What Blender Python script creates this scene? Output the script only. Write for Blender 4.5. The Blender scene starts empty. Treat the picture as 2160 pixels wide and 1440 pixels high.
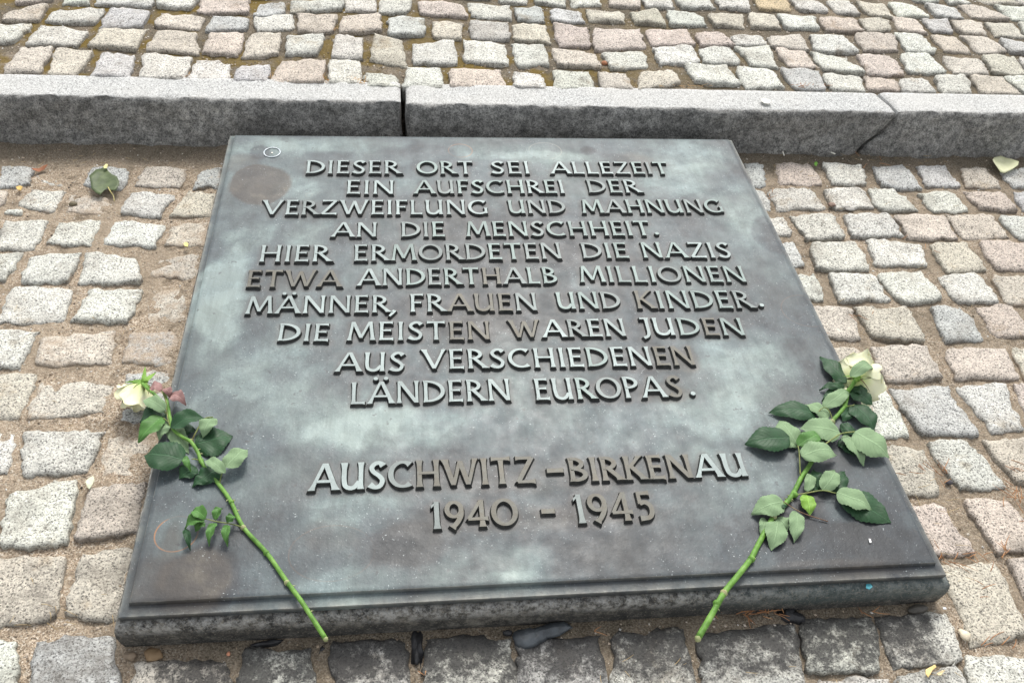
import bpy, bmesh, math, random
from mathutils import Vector, Euler, Matrix, noise
random.seed(7)
scene = bpy.context.scene
C = scene.collection
R = math.radians

# ------------------------------------------------------------------ camera
FOC = 1900.426
CAM_ROT = Euler((0.797368, -0.069137, -0.096330), 'XYZ')
CAM_LOC = Vector((-0.170918, -0.544290, 1.026897))
DEPTH = 1.00958            # plaque depth, its width is 1 m
cam_data = bpy.data.cameras.new("camera")
cam = bpy.data.objects.new("camera", cam_data)
C.objects.link(cam)
cam.location = CAM_LOC
cam.rotation_euler = CAM_ROT
cam_data.sensor_width = 36.0
cam_data.lens = FOC / 2160 * 36
cam_data.clip_start = 0.02
cam_data.clip_end = 500
scene.camera = cam

# ------------------------------------------------------------------ sky, sun, exposure
world = bpy.data.worlds.new("World")
scene.world = world
world.use_nodes = True
wn = world.node_tree
wn.nodes.clear()
sky = wn.nodes.new('ShaderNodeTexSky')
sky.sky_type = 'NISHITA'
sky.sun_disc = False
SUN_EL, SUN_AZ = 52, 12          # azimuth measured from +Y towards +X
sky.sun_elevation = R(SUN_EL)
sky.sun_rotation = R(SUN_AZ)
sky.dust_density = 3.0
sky.air_density = 1.0
hs = wn.nodes.new('ShaderNodeHueSaturation')   # overcast: the cloud layer greys the sky
hs.inputs['Saturation'].default_value = 0.16
bg = wn.nodes.new('ShaderNodeBackground')
bg.inputs['Strength'].default_value = 0.145
wo = wn.nodes.new('ShaderNodeOutputWorld')
wn.links.new(sky.outputs[0], hs.inputs['Color'])
wn.links.new(hs.outputs[0], bg.inputs[0])
wn.links.new(bg.outputs[0], wo.inputs[0])
sd = bpy.data.lights.new("sun", 'SUN')
sd.energy = 1.15
sd.angle = R(13)
sd.color = (1.0, 0.955, 0.88)
sun = bpy.data.objects.new("sun", sd)
C.objects.link(sun)
sdir = Vector((math.sin(R(SUN_AZ)) * math.cos(R(SUN_EL)), math.cos(R(SUN_AZ)) * math.cos(R(SUN_EL)), math.sin(R(SUN_EL))))
sun.rotation_euler = sdir.to_track_quat('Z', 'Y').to_euler()
sun.location = sdir * 5
scene.view_settings.view_transform = 'Standard'
scene.view_settings.look = 'None'
scene.view_settings.gamma = 1
scene.view_settings.use_curve_mapping = False
scene.view_settings.exposure = 0.84

# ------------------------------------------------------------------ measuring helpers
MAT = CAM_ROT.to_matrix()
def up(px, py, z):
    """point of the horizontal plane at height z seen at photograph pixel (px, py)"""
    d = MAT @ Vector(((px - 1080) / FOC, -(py - 720) / FOC, -1))
    return CAM_LOC + d * ((z - CAM_LOC.z) / d.z)
def pix(P):
    q = MAT.transposed() @ (Vector(P) - CAM_LOC)
    return 1080 + FOC * q.x / -q.z, 720 - FOC * q.y / -q.z
def N(x, y, z=0.0, s=1.0):
    return noise.noise(Vector((x * s, y * s, z)))
def fbm(x, y, z, s, o=4):
    return noise.fractal(Vector((x * s, y * s, z)), 0.9, 2.0, o)
def sst(a, b, x):
    t = max(0.0, min(1.0, (x - a) / (b - a)))
    return t * t * (3 - 2 * t)
HP = 0.065                # top of the plate's rim
HR = 0.0715               # top of the raised field of the plate
ZS = 0.008                # top of the lower cobbles
ZK = 0.105                # top of the kerb and of the upper cobbles

# ------------------------------------------------------------------ object helpers
def tag(o, label=None, cat=None, group=None, kind=None):
    if label: o['label'] = label
    if cat: o['category'] = cat
    if group: o['group'] = group
    if kind: o['kind'] = kind
    return o
def link(name, me, parent=None, loc=None):
    o = bpy.data.objects.new(name, me)
    C.objects.link(o)
    if parent: o.parent = parent
    if loc is not None: o.location = loc
    return o
def empty(name, loc):
    o = bpy.data.objects.new(name, None)
    C.objects.link(o); o.location = loc
    o.empty_display_size = 0.02
    return o
def mesh(name, verts, faces, mats, smooth=True, fm=None, attrs=None):
    me = bpy.data.meshes.new(name)
    me.from_pydata([tuple(v) for v in verts], [], faces)
    for m in (mats if isinstance(mats, (list, tuple)) else [mats]): me.materials.append(m)
    if smooth: me.polygons.foreach_set('use_smooth', [True] * len(me.polygons))
    if fm: me.polygons.foreach_set('material_index', fm)
    for k, vals in (attrs or {}).items():
        a = me.attributes.new(k, 'FLOAT', 'POINT')
        a.data.foreach_set('value', vals)
    me.update()
    return me
def local(verts, o):
    o = Vector(o)
    return [Vector(v) - o for v in verts]

# ------------------------------------------------------------------ material helper
class M:
    def __init__(s, name, rough=0.7, spec=0.5, metal=0.0):
        s.m = bpy.data.materials.new(name); s.m.use_nodes = True
        s.t = s.m.node_tree; s.n = s.t.nodes
        s.b = s.n['Principled BSDF']
        s.b.inputs['Roughness'].default_value = rough
        s.b.inputs['Specular IOR Level'].default_value = spec
        s.b.inputs['Metallic'].default_value = metal
        s.pos = s.n.new('ShaderNodeNewGeometry').outputs['Position']
    def L(s, a, b): s.t.links.new(a, b)
    def setin(s, node, k, v):
        if hasattr(v, 'is_output') or isinstance(v, bpy.types.NodeSocket): s.L(v, node.inputs[k])
        else: node.inputs[k].default_value = v
    def noise(s, scale, detail=4, rough=0.6, dist=0.0, vec=None):
        x = s.n.new('ShaderNodeTexNoise')
        x.inputs['Scale'].default_value = scale; x.inputs['Detail'].default_value = detail
        x.inputs['Roughness'].default_value = rough; x.inputs['Distortion'].default_value = dist
        s.L(vec or s.pos, x.inputs['Vector']); return x.outputs['Fac']
    def voro(s, scale, out='Color', feat='F1', rnd=1.0, vec=None):
        x = s.n.new('ShaderNodeTexVoronoi'); x.feature = feat
        x.inputs['Scale'].default_value = scale; x.inputs['Randomness'].default_value = rnd
        s.L(vec or s.pos, x.inputs['Vector']); return x.outputs[out]
    def ramp(s, fac, stops, const=False):
        x = s.n.new('ShaderNodeValToRGB'); e = x.color_ramp.elements
        if const: x.color_ramp.interpolation = 'CONSTANT'
        while len(e) < len(stops): e.new(0.5)
        for i, (p, c) in enumerate(stops):
            e[i].position = p
            e[i].color = (c, c, c, 1) if isinstance(c, (int, float)) else (*c, 1)
        s.L(fac, x.inputs[0]); return x.outputs[0]
    def mix(s, f, a, b, mode='MIX'):
        x = s.n.new('ShaderNodeMixRGB'); x.blend_type = mode
        for k, v in ((0, f), (1, a), (2, b)):
            if isinstance(v, tuple): x.inputs[k].default_value = (*v, 1)
            elif isinstance(v, (int, float)): x.inputs[k].default_value = v if k == 0 else (v, v, v, 1)
            else: s.L(v, x.inputs[k])
        return x.outputs[0]
    def math(s, op, a, b=0.0, clamp=False):
        x = s.n.new('ShaderNodeMath'); x.operation = op; x.use_clamp = clamp
        s.setin(x, 0, a); s.setin(x, 1, b); return x.outputs[0]
    def attr(s, name):
        x = s.n.new('ShaderNodeAttribute'); x.attribute_name = name; return x.outputs['Fac']
    def objcol(s): return s.n.new('ShaderNodeObjectInfo').outputs['Color']
    def bump(s, h, strength, dist, prev=None):
        x = s.n.new('ShaderNodeBump'); x.inputs['Strength'].default_value = strength
        x.inputs['Distance'].default_value = dist; s.L(h, x.inputs['Height'])
        if prev: s.L(prev, x.inputs['Normal'])
        return x.outputs[0]
    def out(s, col=None, bump=None, rough=None):
        if col is not None: s.setin(s.b, 'Base Color', (*col, 1) if isinstance(col, tuple) else col)
        if bump is not None: s.L(bump, s.b.inputs['Normal'])
        if rough is not None: s.setin(s.b, 'Roughness', rough)
        return s.m

# ---- granite (tint from the object's own colour, dirt / soot / sand from vertex values)
def granite():
    m = M('granite', 0.8, 0.3)
    g = m.voro(540)
    sep = m.n.new('ShaderNodeSeparateColor'); m.L(g, sep.inputs[0])
    cryst = m.ramp(sep.outputs[0], [(0.0, 0.22), (0.09, 0.42), (0.16, 0.72), (0.40, 0.90), (0.75, 1.04), (1.0, 1.16)])
    col = m.mix(1.0, m.objcol(), cryst, 'MULTIPLY')
    sp = m.noise(340, 3, 0.75)
    dark = m.ramp(sp, [(0.0, 1.0), (0.37, 1.0), (0.45, 0.0)])
    col = m.mix(m.math('MULTIPLY', dark, 0.75), col, (0.045, 0.045, 0.048))
    big = m.noise(19, 6, 0.7)
    col = m.mix(m.ramp(big, [(0.50, 0.0), (0.72, 0.55)]), col, (0.25, 0.22, 0.18))
    fine = m.noise(80, 5, 0.8)
    col = m.mix(0.6, col, m.ramp(fine, [(0.30, 0.5), (0.47, 1.0), (0.7, 1.1)]), 'MULTIPLY')
    ck = m.math('ABSOLUTE', m.math('SUBTRACT', m.noise(13, 5, 0.6, 0.4), 0.5))
    ck = m.math('MULTIPLY', m.ramp(ck, [(0.0, 1.0), (0.010, 0.0)]), m.ramp(m.noise(7, 2), [(0.55, 0.0), (0.6, 0.75)]))
    col = m.mix(ck, col, (0.10, 0.085, 0.065))
    stn = m.ramp(m.noise(11, 5, 0.7), [(0.60, 0.0), (0.68, 0.5)])
    col = m.mix(stn, col, m.mix(1.0, col, (0.62, 0.52, 0.40), 'MULTIPLY'))
    gr = m.math('MULTIPLY', m.math('SUBTRACT', m.math('ADD', m.attr('grime'), m.noise(24, 6, 0.75)), 1.0), 4.0, True)
    col = m.mix(m.math('MULTIPLY', gr, 0.78), col, m.mix(m.noise(9, 2), (0.10, 0.10, 0.10), (0.17, 0.145, 0.11)))
    # sand lying on it
    sn = m.noise(45, 6, 0.8)
    sa = m.math('SUBTRACT', m.math('ADD', m.attr('sand'), sn), 0.97)
    sa = m.math('MULTIPLY', sa, 5.0, True)
    grain = m.noise(600, 2, 0.7)
    sandc = m.mix(m.ramp(grain, [(0.35, 0.0), (0.62, 1.0)]), (0.22, 0.165, 0.12), (0.60, 0.49, 0.37))
    col = m.mix(m.math('MULTIPLY', sa, 0.85), col, sandc)
    # soot and wax around the front of the plaque
    so = m.noise(52, 8, 0.78)
    so = m.math('ADD', m.math('MULTIPLY', m.math('SUBTRACT', so, 0.5), 1.7), 0.5)
    sf = m.math('SUBTRACT', m.math('ADD', m.attr('soot'), so), 1.0)
    sf = m.math('MULTIPLY', sf, 3.2, True)
    col = m.mix(m.math('MULTIPLY', sf, 0.9), col, (0.033, 0.032, 0.032))
    rim = m.math('MULTIPLY', m.attr('edge'), m.ramp(m.noise(60, 3), [(0.3, 0.35), (0.6, 1.0)]))
    col = m.mix(rim, col, (0.055, 0.048, 0.038))
    h = m.math('ADD', m.math('MULTIPLY', m.noise(70, 6, 0.72), 1.0), m.math('MULTIPLY', sp, 0.35))
    b = m.bump(h, 0.8, 0.006)
    return m.out(col, b, m.math('SUBTRACT', 0.85, m.math('MULTIPLY', sf, 0.3)))
def sand_mat(name, mossy):
    m = M(name, 0.95, 0.15)
    grain = m.voro(620)
    sep = m.n.new('ShaderNodeSeparateColor'); m.L(grain, sep.inputs[0])
    c = m.ramp(sep.outputs[0], [(0.0, (0.10, 0.08, 0.06)), (0.15, (0.28, 0.215, 0.155)), (0.55, (0.47, 0.37, 0.27)), (0.85, (0.60, 0.50, 0.385)), (1.0, (0.74, 0.68, 0.58))])
    big = m.noise(9, 5, 0.65)
    wet = (0.33, 0.27, 0.20) if not mossy else (0.12, 0.11, 0.085)
    c = m.mix(m.ramp(big, [(0.40, 0.0), (0.62, 0.75)]), c, wet)
    c = m.mix(m.ramp(m.noise(34, 6, 0.75), [(0.50, 0.0), (0.66, 0.7)]), c, (0.12, 0.095, 0.065))
    d = m.attr('damp_shade')  # also carries the painted gap shade of the raised paving's joints
    c = m.mix(m.math('MULTIPLY', d, 0.8, True), c, m.mix(m.ramp(m.noise(420, 2), [(0.4, 0), (0.6, 1)]), (0.05, 0.045, 0.035), (0.22, 0.19, 0.14)))
    if mossy:
        mo = m.math('MULTIPLY', m.attr('moss'), m.ramp(m.noise(16, 4, 0.6), [(0.45, 0.0), (0.58, 1.0)]))
        mc = m.mix(m.noise(220, 3), (0.10, 0.070, 0.020), (0.28, 0.20, 0.06))
        c = m.mix(m.math('MULTIPLY', mo, 0.85), c, mc)
    b = m.bump(m.math('ADD', sep.outputs[1], m.math('MULTIPLY', m.noise(120, 4, 0.7), 2.0)), 0.9, 0.003)
    return m.out(c, b)
GRANITE = granite()
SAND = sand_mat('sand', False)
SOIL = sand_mat('mossy_joint_soil', True)

# ------------------------------------------------------------------ pavements
TINT = {'w': (0.69, 0.685, 0.62), 'g': (0.58, 0.585, 0.56), 'p': (0.63, 0.56, 0.485), 'b': (0.62, 0.58, 0.49),
        'k': (0.60, 0.59, 0.54), 'y': (0.66, 0.54, 0.35)}
def plaque_soot(x, y):
    """soot and candle wax on the stones in front of the plaque"""
    dx = max(0, -0.44 - x, x - 0.47)
    return 0.84 * (1 - sst(0.035, 0.19, -y)) * (1 - sst(0.0, 0.06, dx)) * (1 if y < 0.02 else 0)
def grime(x, y):
    g = 0.16 * sst(0.45, 0.05, y) * sst(-0.35, -0.6, x) + 0.12 * sst(0.15, -0.15, y) + 0.10 * sst(0.93, 1.0, y)
    return g + 0.10 * (1 - sst(0.0, 0.05, max(abs(x) - 0.51, -y))) - 0.05
def stone(quad, top, tint, sandy, parent, deep, nn=13, soot=True):
    cen = sum(quad, Vector()) / 4
    quad = [cen + (q_ - cen) * 1.05 for q_ in quad]
    rnd = random.random() * 100
    col = TINT[tint]
    j = 1 + random.uniform(-0.10, 0.08)
    col = tuple(max(0, c * j * (1 + random.uniform(-0.02, 0.02))) for c in col)
    tilt = Vector((random.uniform(-0.03, 0.03), random.uniform(-0.03, 0.03)))
    verts, faces, sa, so, ed = [], [], [], [], []
    gbase = random.uniform(0.30, 0.50)
    n = nn
    rc = random.uniform(0.05, 0.17)
    def put(u, v, grow=1.0):
        # square -> rounded square
        k = 0.90 + 0.0 * u
        r = max(abs(u), abs(v)); 
        if r > 1e-6:
            l = math.hypot(u, v) / r
            f = 1 - (l - 1) * rc * r ** 3
            u, v = u * f, v * f
        u, v = u * grow, v * grow
        a, b = (u + 1) / 2, (v + 1) / 2
        p = (quad[3] * (1 - a) + quad[2] * a) * (1 - b) + (quad[0] * (1 - a) + quad[1] * a) * b
        return p
    idx = {}
    for i in range(n + 1):
        for q in range(n + 1):
            u, v = -1 + 2 * i / n, -1 + 2 * q / n
            u = math.copysign(abs(u) ** 0.8, u); v = math.copysign(abs(v) ** 0.8, v)
            r = max(abs(u), abs(v))
            p = put(u, v)
            w = r ** 2
            p = p + Vector((N(p.x, p.y, rnd, 38), N(p.x, p.y, rnd + 9, 38), 0)) * 0.0042 * w
            p = p + Vector((N(p.x, p.y, rnd, 110), N(p.x, p.y, rnd + 9, 110), 0)) * 0.0055 * w
            z = top + 0.0016 * (1 - r ** 3)
            z += 0.0050 * N(p.x, p.y, rnd + 3, 24) + 0.0026 * N(p.x, p.y, rnd + 5, 80)
            z += (p.x - cen.x) * tilt.x + (p.y - cen.y) * tilt.y
            if r > 0.9: z -= 0.0016 * (r - 0.9) / 0.1
            idx[i, q] = len(verts)
            verts.append(Vector((p.x, p.y, z)))
            sa.append(sandy + 0.25 * max(0, r - 0.6) + 0.25 * N(p.x, p.y, 3, 9))
            so.append(plaque_soot(p.x, p.y) if soot else 0)
            ed.append(0.12 * sst(0.9, 1.0, r))
    for i in range(n):
        for q in range(n):
            faces.append((idx[i, q], idx[i + 1, q], idx[i + 1, q + 1], idx[i, q + 1]))
    ring = [(i, 0) for i in range(n)] + [(n, q) for q in range(n)] + [(i, n) for i in range(n, 0, -1)] + [(0, q) for q in range(n, 0, -1)]
    prev = [idx[k] for k in ring]
    for lev, (g, dz) in enumerate(((1.012, 0.0032), (1.022, deep * 0.5), (0.98, deep))):
        cur = []
        for (k, pi) in zip(ring, [idx[k] for k in ring]):
            v0 = verts[pi]
            d = Vector((v0.x - cen.x, v0.y - cen.y, 0))
            wob = 0.02 * N(v0.x, v0.y, rnd + lev * 3, 60)
            cur.append(len(verts))
            verts.append(Vector((cen.x + d.x * (g + wob), cen.y + d.y * (g + wob), v0.z - dz)))
            sa.append(sandy + 0.3); so.append(plaque_soot(v0.x, v0.y) if soot else 0); ed.append(0.35 if lev == 0 else 0.75)
        m_ = len(ring)
        for k in range(m_):
            faces.append((prev[(k + 1) % m_], prev[k], cur[k], cur[(k + 1) % m_]))
        prev = cur
    me = mesh('cobblestone', local(verts, cen), faces, GRANITE, attrs={'sand': sa, 'soot': so, 'edge': ed,
              'grime': [gbase + grime(v.x, v.y) if soot else gbase - 0.04 for v in verts]})
    o = link('cobblestone', me, parent, cen)
    o.color = (*col, 1)
    return o

# photograph-measured corners (TL, TR, BR, BL), tint, sand cover
LOW = """
1569 344 1609 344 1617 389 1586 389 g .30
1638 342 1709 343 1735 387 1646 386 p .25
1738 342 1818 344 1830 385 1755 383 w .2
1841 349 1905 344 1945 395 1861 389 g .2
1936 349 1994 347 2028 389 1956 389 g .2
2028 352 2085 354 2117 392 2039 390 b .35
2111 359 2175 350 2200 392 2140 390 g .2
1580 399 1612 399 1629 441 1600 441 g .2
1623 395 1712 395 1741 436 1640 439 w .1
1738 399 1816 392 1840 432 1764 436 w .15
1830 397 1884 395 1939 438 1856 441 w .1
1939 403 2005 403 2048 441 1973 441 w .2
2034 399 2123 403 2148 441 2068 435 p .1
2140 402 2210 405 2235 443 2160 438 g .1
1605 458 1652 456 1671 492 1625 495 w .3
1669 449 1755 446 1784 498 1704 499 w .1
1784 449 1873 449 1905 492 1801 495 w .05
1893 452 1994 449 2019 499 1919 495 p .05
1999 451 2088 451 2131 498 2034 498 p .05
2108 452 2200 455 2220 500 2150 500 w .05
1635 511 1678 509 1699 555 1655 560 g .25
1709 509 1804 504 1840 564 1727 561 w .15
1830 504 1942 509 1958 558 1850 554 w .15
1965 511 2039 507 2084 564 1999 570 b .1
2065 505 2165 507 2190 565 2103 564 p .1
1670 580 1721 578 1741 627 1690 630 w .2
1755 573 1838 573 1879 627 1770 630 w .05
1853 573 1945 570 1993 627 1902 634 w .05
1979 577 2065 575 2111 633 2022 633 w .05
2094 577 2170 580 2215 640 2125 638 b .4
1706 645 1796 648 1818 712 1733 706 p .2
1807 645 1913 645 1954 714 1849 706 b .2
1968 645 2029 644 2079 709 1996 716 g .15
2060 645 2138 637 2180 706 2107 706 p .1
1745 731 1816 731 1850 790 1770 790 b .4
1835 728 1952 726 1990 792 1871 800 b .25
1999 734 2121 731 2154 795 2018 795 p .25
2135 730 2200 728 2240 800 2165 798 b .4
1790 816 1866 814 1921 914 1835 920 w .15
1882 817 1999 812 2066 914 1941 906 g .05
2018 814 2116 806 2157 903 2102 908 w .1
2140 808 2210 806 2260 905 2185 902 p .2
1850 937 1952 943 1988 1038 1905 1041 b .2
1957 928 2041 926 2124 1022 2028 1028 w .05
2077 926 2165 923 2235 1020 2148 1012 p .1
1922 1065 1990 1061 2062 1164 1974 1168 p .1
2035 1053 2134 1050 2185 1155 2105 1159 p .15
1985 1188 2099 1184 2172 1335 2051 1354 b .2
2127 1175 2200 1170 2260 1290 2175 1265 p .1
2038 1379 2165 1386 2190 1470 2060 1460 w .05
80 1347 236 1335 250 1465 52 1465 g .1
-60 1355 30 1355 35 1460 -60 1460 w .1
292 1391 472 1388 492 1462 272 1462 b .05
512 1366 650 1372 668 1460 500 1460 w .05
697 1352 858 1344 862 1465 705 1465 k .0
902 1341 1074 1344 1090 1468 890 1468 k .0
1091 1352 1262 1340 1288 1468 1096 1468 k .0
1297 1333 1445 1325 1475 1462 1293 1462 w .0
1475 1336 1682 1307 1697 1443 1493 1455 k .0
1690 1299 1838 1299 1860 1414 1704 1410 w .0
1852 1299 2000 1292 2034 1388 1890 1403 w .05
1893 1421 2023 1399 2050 1470 1900 1475 k .2
1730 1430 1868 1427 1885 1490 1735 1490 k .35
2 350 69 350 60 387 -9 392 g .25
76 366 155 378 137 392 62 392 g .42
192 350 271 352 257 396 176 390 g .3
308 348 391 355 380 392 282 390 b .35
433 352 468 350 464 392 403 392 g .3
-50 398 17 399 2 431 -60 432 p .2
65 401 137 403 111 447 35 431 w .3
14 437 46 438 42 448 1 447 w .1
148 406 231 417 236 452 137 445 b .5
275 401 366 406 336 454 252 447 w .12
398 403 456 406 448 452 359 450 b .25
7 463 96 463 72 521 -7 524 w .1
125 468 215 457 190 514 102 510 w .3
236 463 345 468 324 517 220 512 w .22
361 473 445 468 432 519 347 514 b .5
-9 530 44 532 12 586 -80 595 w .1
62 535 171 531 137 591 39 591 w .2
183 528 285 541 294 593 162 593 w .2
333 545 430 535 418 593 312 579 b .52
23 600 150 605 132 673 -8 677 w .08
190 609 296 607 266 675 153 670 w .1
324 609 410 607 396 683 298 681 b .55
-80 690 76 696 34 770 -90 772 w .12
92 710 243 697 230 760 79 765 p .4
277 702 385 697 368 768 256 762 g .5
-90 785 74 786 40 878 -95 890 b .2
83 805 243 808 219 866 53 884 b .36
264 784 370 784 352 884 253 884 g .45
-60 904 34 908 13 995 -90 1000 w .1
50 905 211 907 182 989 45 1000 w .15
227 922 330 928 312 1005 206 1000 b .5
13 1034 163 1009 137 1143 -3 1149 w .15
188 1031 303 1018 290 1120 157 1133 p .2
-60 1172 137 1172 112 1300 -70 1328 p .2
173 1168 282 1156 256 1309 137 1293 b .15
-110 1035 -12 1035 -25 1150 -130 1150 w .2
"""
UP = """
40 96 109 95 84 148 6 148 p
120 100 194 106 158 154 101 153 b
216 107 282 111 270 159 188 156 g
305 109 402 118 388 163 294 160 w
418 124 487 131 481 167 392 165 w
509 133 571 135 560 168 492 167 g
594 124 683 122 683 171 570 171 p
696 126 757 128 762 173 692 171 w
772 152 834 152 846 182 770 178 w
856 142 928 141 935 182 853 180 w
954 142 1055 144 1066 182 951 180 p
1085 150 1141 152 1153 181 1087 181 w
1167 145 1242 149 1256 184 1172 184 w
1265 148 1322 154 1337 184 1272 182 b
1352 152 1422 140 1438 170 1346 184 b
1444 132 1531 137 1561 173 1468 169 w
1552 137 1626 145 1652 179 1576 180 w
1647 141 1727 148 1745 185 1680 182 g
1735 153 1813 158 1826 187 1756 185 w
1823 158 1890 163 1901 188 1833 188 p
1896 163 1950 161 1976 190 1908 189 w
1973 158 2038 157 2051 194 1994 192 w
2048 153 2116 161 2155 196 2074 194 p
2121 155 2195 160 2240 200 2168 198 w
-45 46 65 48 28 83 -60 88 w
-70 98 -8 98 -40 150 -100 150 k
85 50 185 61 163 91 52 89 w
213 60 306 57 285 100 185 91 b
333 65 411 68 417 109 306 100 p
446 68 511 70 500 113 426 107 p
528 68 593 67 587 109 511 118 b
607 68 685 68 667 109 604 109 w
709 70 763 78 763 120 698 115 w
791 70 846 83 859 137 780 122 b
870 89 954 81 967 131 872 128 w
980 81 1065 91 1072 133 981 124 w
1080 88 1148 94 1159 133 1091 137 w
1163 98 1256 111 1268 137 1178 133 b
1268 109 1357 104 1367 139 1289 144 w
1378 98 1461 94 1476 130 1393 130 w
1476 100 1539 94 1565 131 1489 130 w
1550 97 1622 93 1642 138 1590 133 w
1634 97 1696 104 1722 140 1662 136 p
1711 105 1786 120 1828 153 1740 141 w
1810 114 1880 114 1906 154 1833 153 p
1901 110 1963 111 1999 150 1914 148 w
1991 117 2067 122 2087 153 2015 153 b
2072 114 2142 119 2170 153 2098 149 b
2150 118 2215 122 2240 155 2178 150 w
20 17 100 5 80 38 2 39 p
118 18 218 17 196 46 96 39 w
231 13 315 18 302 50 209 52 g
342 26 431 33 418 57 324 52 p
448 31 524 37 518 57 435 62 g
535 36 617 28 618 57 541 63 w
628 25 709 31 700 61 631 63 p
722 33 800 24 803 60 715 63 p
820 31 896 35 893 70 819 70 g
913 40 976 44 974 78 913 74 b
991 37 1068 47 1078 80 993 76 k
1082 50 1150 50 1161 87 1083 80 b
1170 48 1235 57 1248 94 1180 91 p
1254 59 1348 61 1361 95 1257 100 p
1363 59 1446 59 1467 89 1378 94 p
1469 65 1526 67 1550 92 1480 91 p
1544 72 1603 71 1619 90 1552 93 w
1616 73 1686 73 1711 101 1636 93 b
1709 70 1779 73 1813 104 1727 104 w
1805 69 1885 69 1898 102 1826 104 p
1890 66 1945 71 1976 106 1916 104 w
1966 71 2012 76 2054 109 1994 104 p
2028 70 2087 78 2124 106 2067 109 b
2111 80 2200 90 2230 115 2134 106 g
140 -20 190 -20 185 4 130 4 w
215 -22 325 -20 318 9 200 3 w
335 -15 416 -8 400 14 331 9 w
425 -12 524 -8 522 25 418 22 p
548 6 600 6 600 29 533 31 g
618 0 720 -4 720 15 611 21 w
728 -6 792 -8 791 21 730 16 w
801 -3 870 -2 857 23 799 22 w
887 -2 976 7 985 32 885 24 p
985 2 1074 11 1078 38 994 31 w
1085 14 1141 15 1148 41 1091 37 g
1159 18 1222 22 1233 44 1165 41 g
1237 17 1309 20 1320 44 1246 43 b
1330 22 1385 17 1407 50 1341 43 b
1406 20 1470 24 1491 50 1417 48 w
1494 26 1567 26 1572 54 1509 49 b
1578 22 1636 31 1649 54 1587 54 b
1644 25 1719 34 1730 58 1662 56 w
1730 32 1802 34 1823 62 1745 61 p
1813 36 1877 39 1880 62 1831 61 b
1885 34 1932 39 1958 66 1896 62 p
1947 36 1999 39 2015 66 1968 62 g
2007 39 2072 43 2082 73 2028 65 p
2080 44 2139 49 2163 75 2103 74 b
2150 45 2220 50 2250 78 2175 76 w
1050 -18 1110 -16 1112 4 1058 1 w
1128 -14 1190 -12 1192 10 1131 2 w
1205 -12 1262 -10 1268 8 1207 9 w
1285 -12 1345 -10 1353 12 1290 7 p
1355 -8 1412 -6 1424 14 1368 9 w
1425 -10 1495 -6 1508 15 1437 13 w
1510 -8 1575 -6 1584 16 1520 12 w
1590 -8 1660 -6 1668 19 1602 16 y
1668 -4 1728 -2 1750 22 1688 18 w
1745 0 1790 1 1815 26 1766 25 w
1808 -2 1862 6 1890 34 1833 26 b
1875 1 1927 8 1966 33 1898 30 w
1955 6 2015 13 2033 35 1981 31 g
2025 8 2082 13 2131 38 2056 34 p
2098 10 2168 14 2200 42 2142 39 w
1910 -20 1965 -17 1985 1 1935 -1 w
1988 -16 2030 -14 2050 4 2005 3 w
2045 -14 2110 -12 2150 8 2085 6 b
2135 -10 2200 -8 2230 12 2170 10 w
-90 2 -20 -2 -5 28 -70 36 k
40 -22 115 -24 108 -4 28 4 p
930 -30 1030 -26 1035 -6 925 -12 w
"""
def parse(txt):
    out = []
    for l in txt.strip().splitlines():
        t = l.split()
        out.append((list(map(float, t[:8])), t[8], float(t[9]) if len(t) > 9 else 0.0))
    return out

def sheet(name, x0, x1, y0, y1, step, zf, mat, attrs):
    nx, ny = int((x1 - x0) / step), int((y1 - y0) / step)
    V, F = [], []
    A = {k: [] for k in attrs}
    for j in range(ny + 1):
        y = y0 + (y1 - y0) * j / ny
        for i in range(nx + 1):
            x = x0 + (x1 - x0) * i / nx
            V.append((x, y, zf(x, y)))
            for k, f in attrs.items(): A[k].append(f(x, y))
    for j in range(ny):
        for i in range(nx):
            a = j * (nx + 1) + i
            F.append((a, a + 1, a + nx + 2, a + nx + 1))
    return link(name, mesh(name, V, F, mat, attrs=A))

def low_z(x, y):
    z = 0.0006 + 0.0030 * N(x, y, 1, 11) + 0.0016 * N(x, y, 2, 55)
    z += 0.0048 * sst(-0.45, -0.75, x) * (0.6 + 0.6 * N(x, y, 4, 6)) * sst(-0.05, 0.25, y)
    z += 0.004 * sst(0.95, 1.04, y)                    # sand drifted against the kerb
    d = max(abs(x) - 0.508, -y - 0.01)
    z += 0.0045 * (1 - sst(0.0, 0.06, d))
    return z
def low_damp(x, y):
    d = 0.85 * sst(0.955, 1.035, y + 0.03 * N(x, y, 7, 9))
    d += 0.5 * (1 - sst(0.0, 0.05, max(abs(x) - 0.50, -y))) * (0.5 + N(x, y, 8, 14))
    d += 0.75 * plaque_soot(x, y)
    d += 0.55 * sst(0.35, 0.6, x) * (0.55 + 0.8 * N(x, y, 11, 7))
    return max(0.0, min(1.0, d))
def up_z(x, y): return ZK - 0.0085 + 0.004 * N(x, y, 21, 13) + 0.002 * N(x, y, 22, 60)
def up_moss(x, y): return sst(0.75, -0.1, x + 0.3 * N(x, y, 31, 4)) * 0.95 + 0.25 * sst(-0.1, 0.3, N(x, y, 33, 3))
def up_damp_shade(x, y): return max(0, min(1, 0.85 + 0.5 * N(x, y, 32, 8)))  # joint soil painted darker to stand in for the shade of deep gaps

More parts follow.
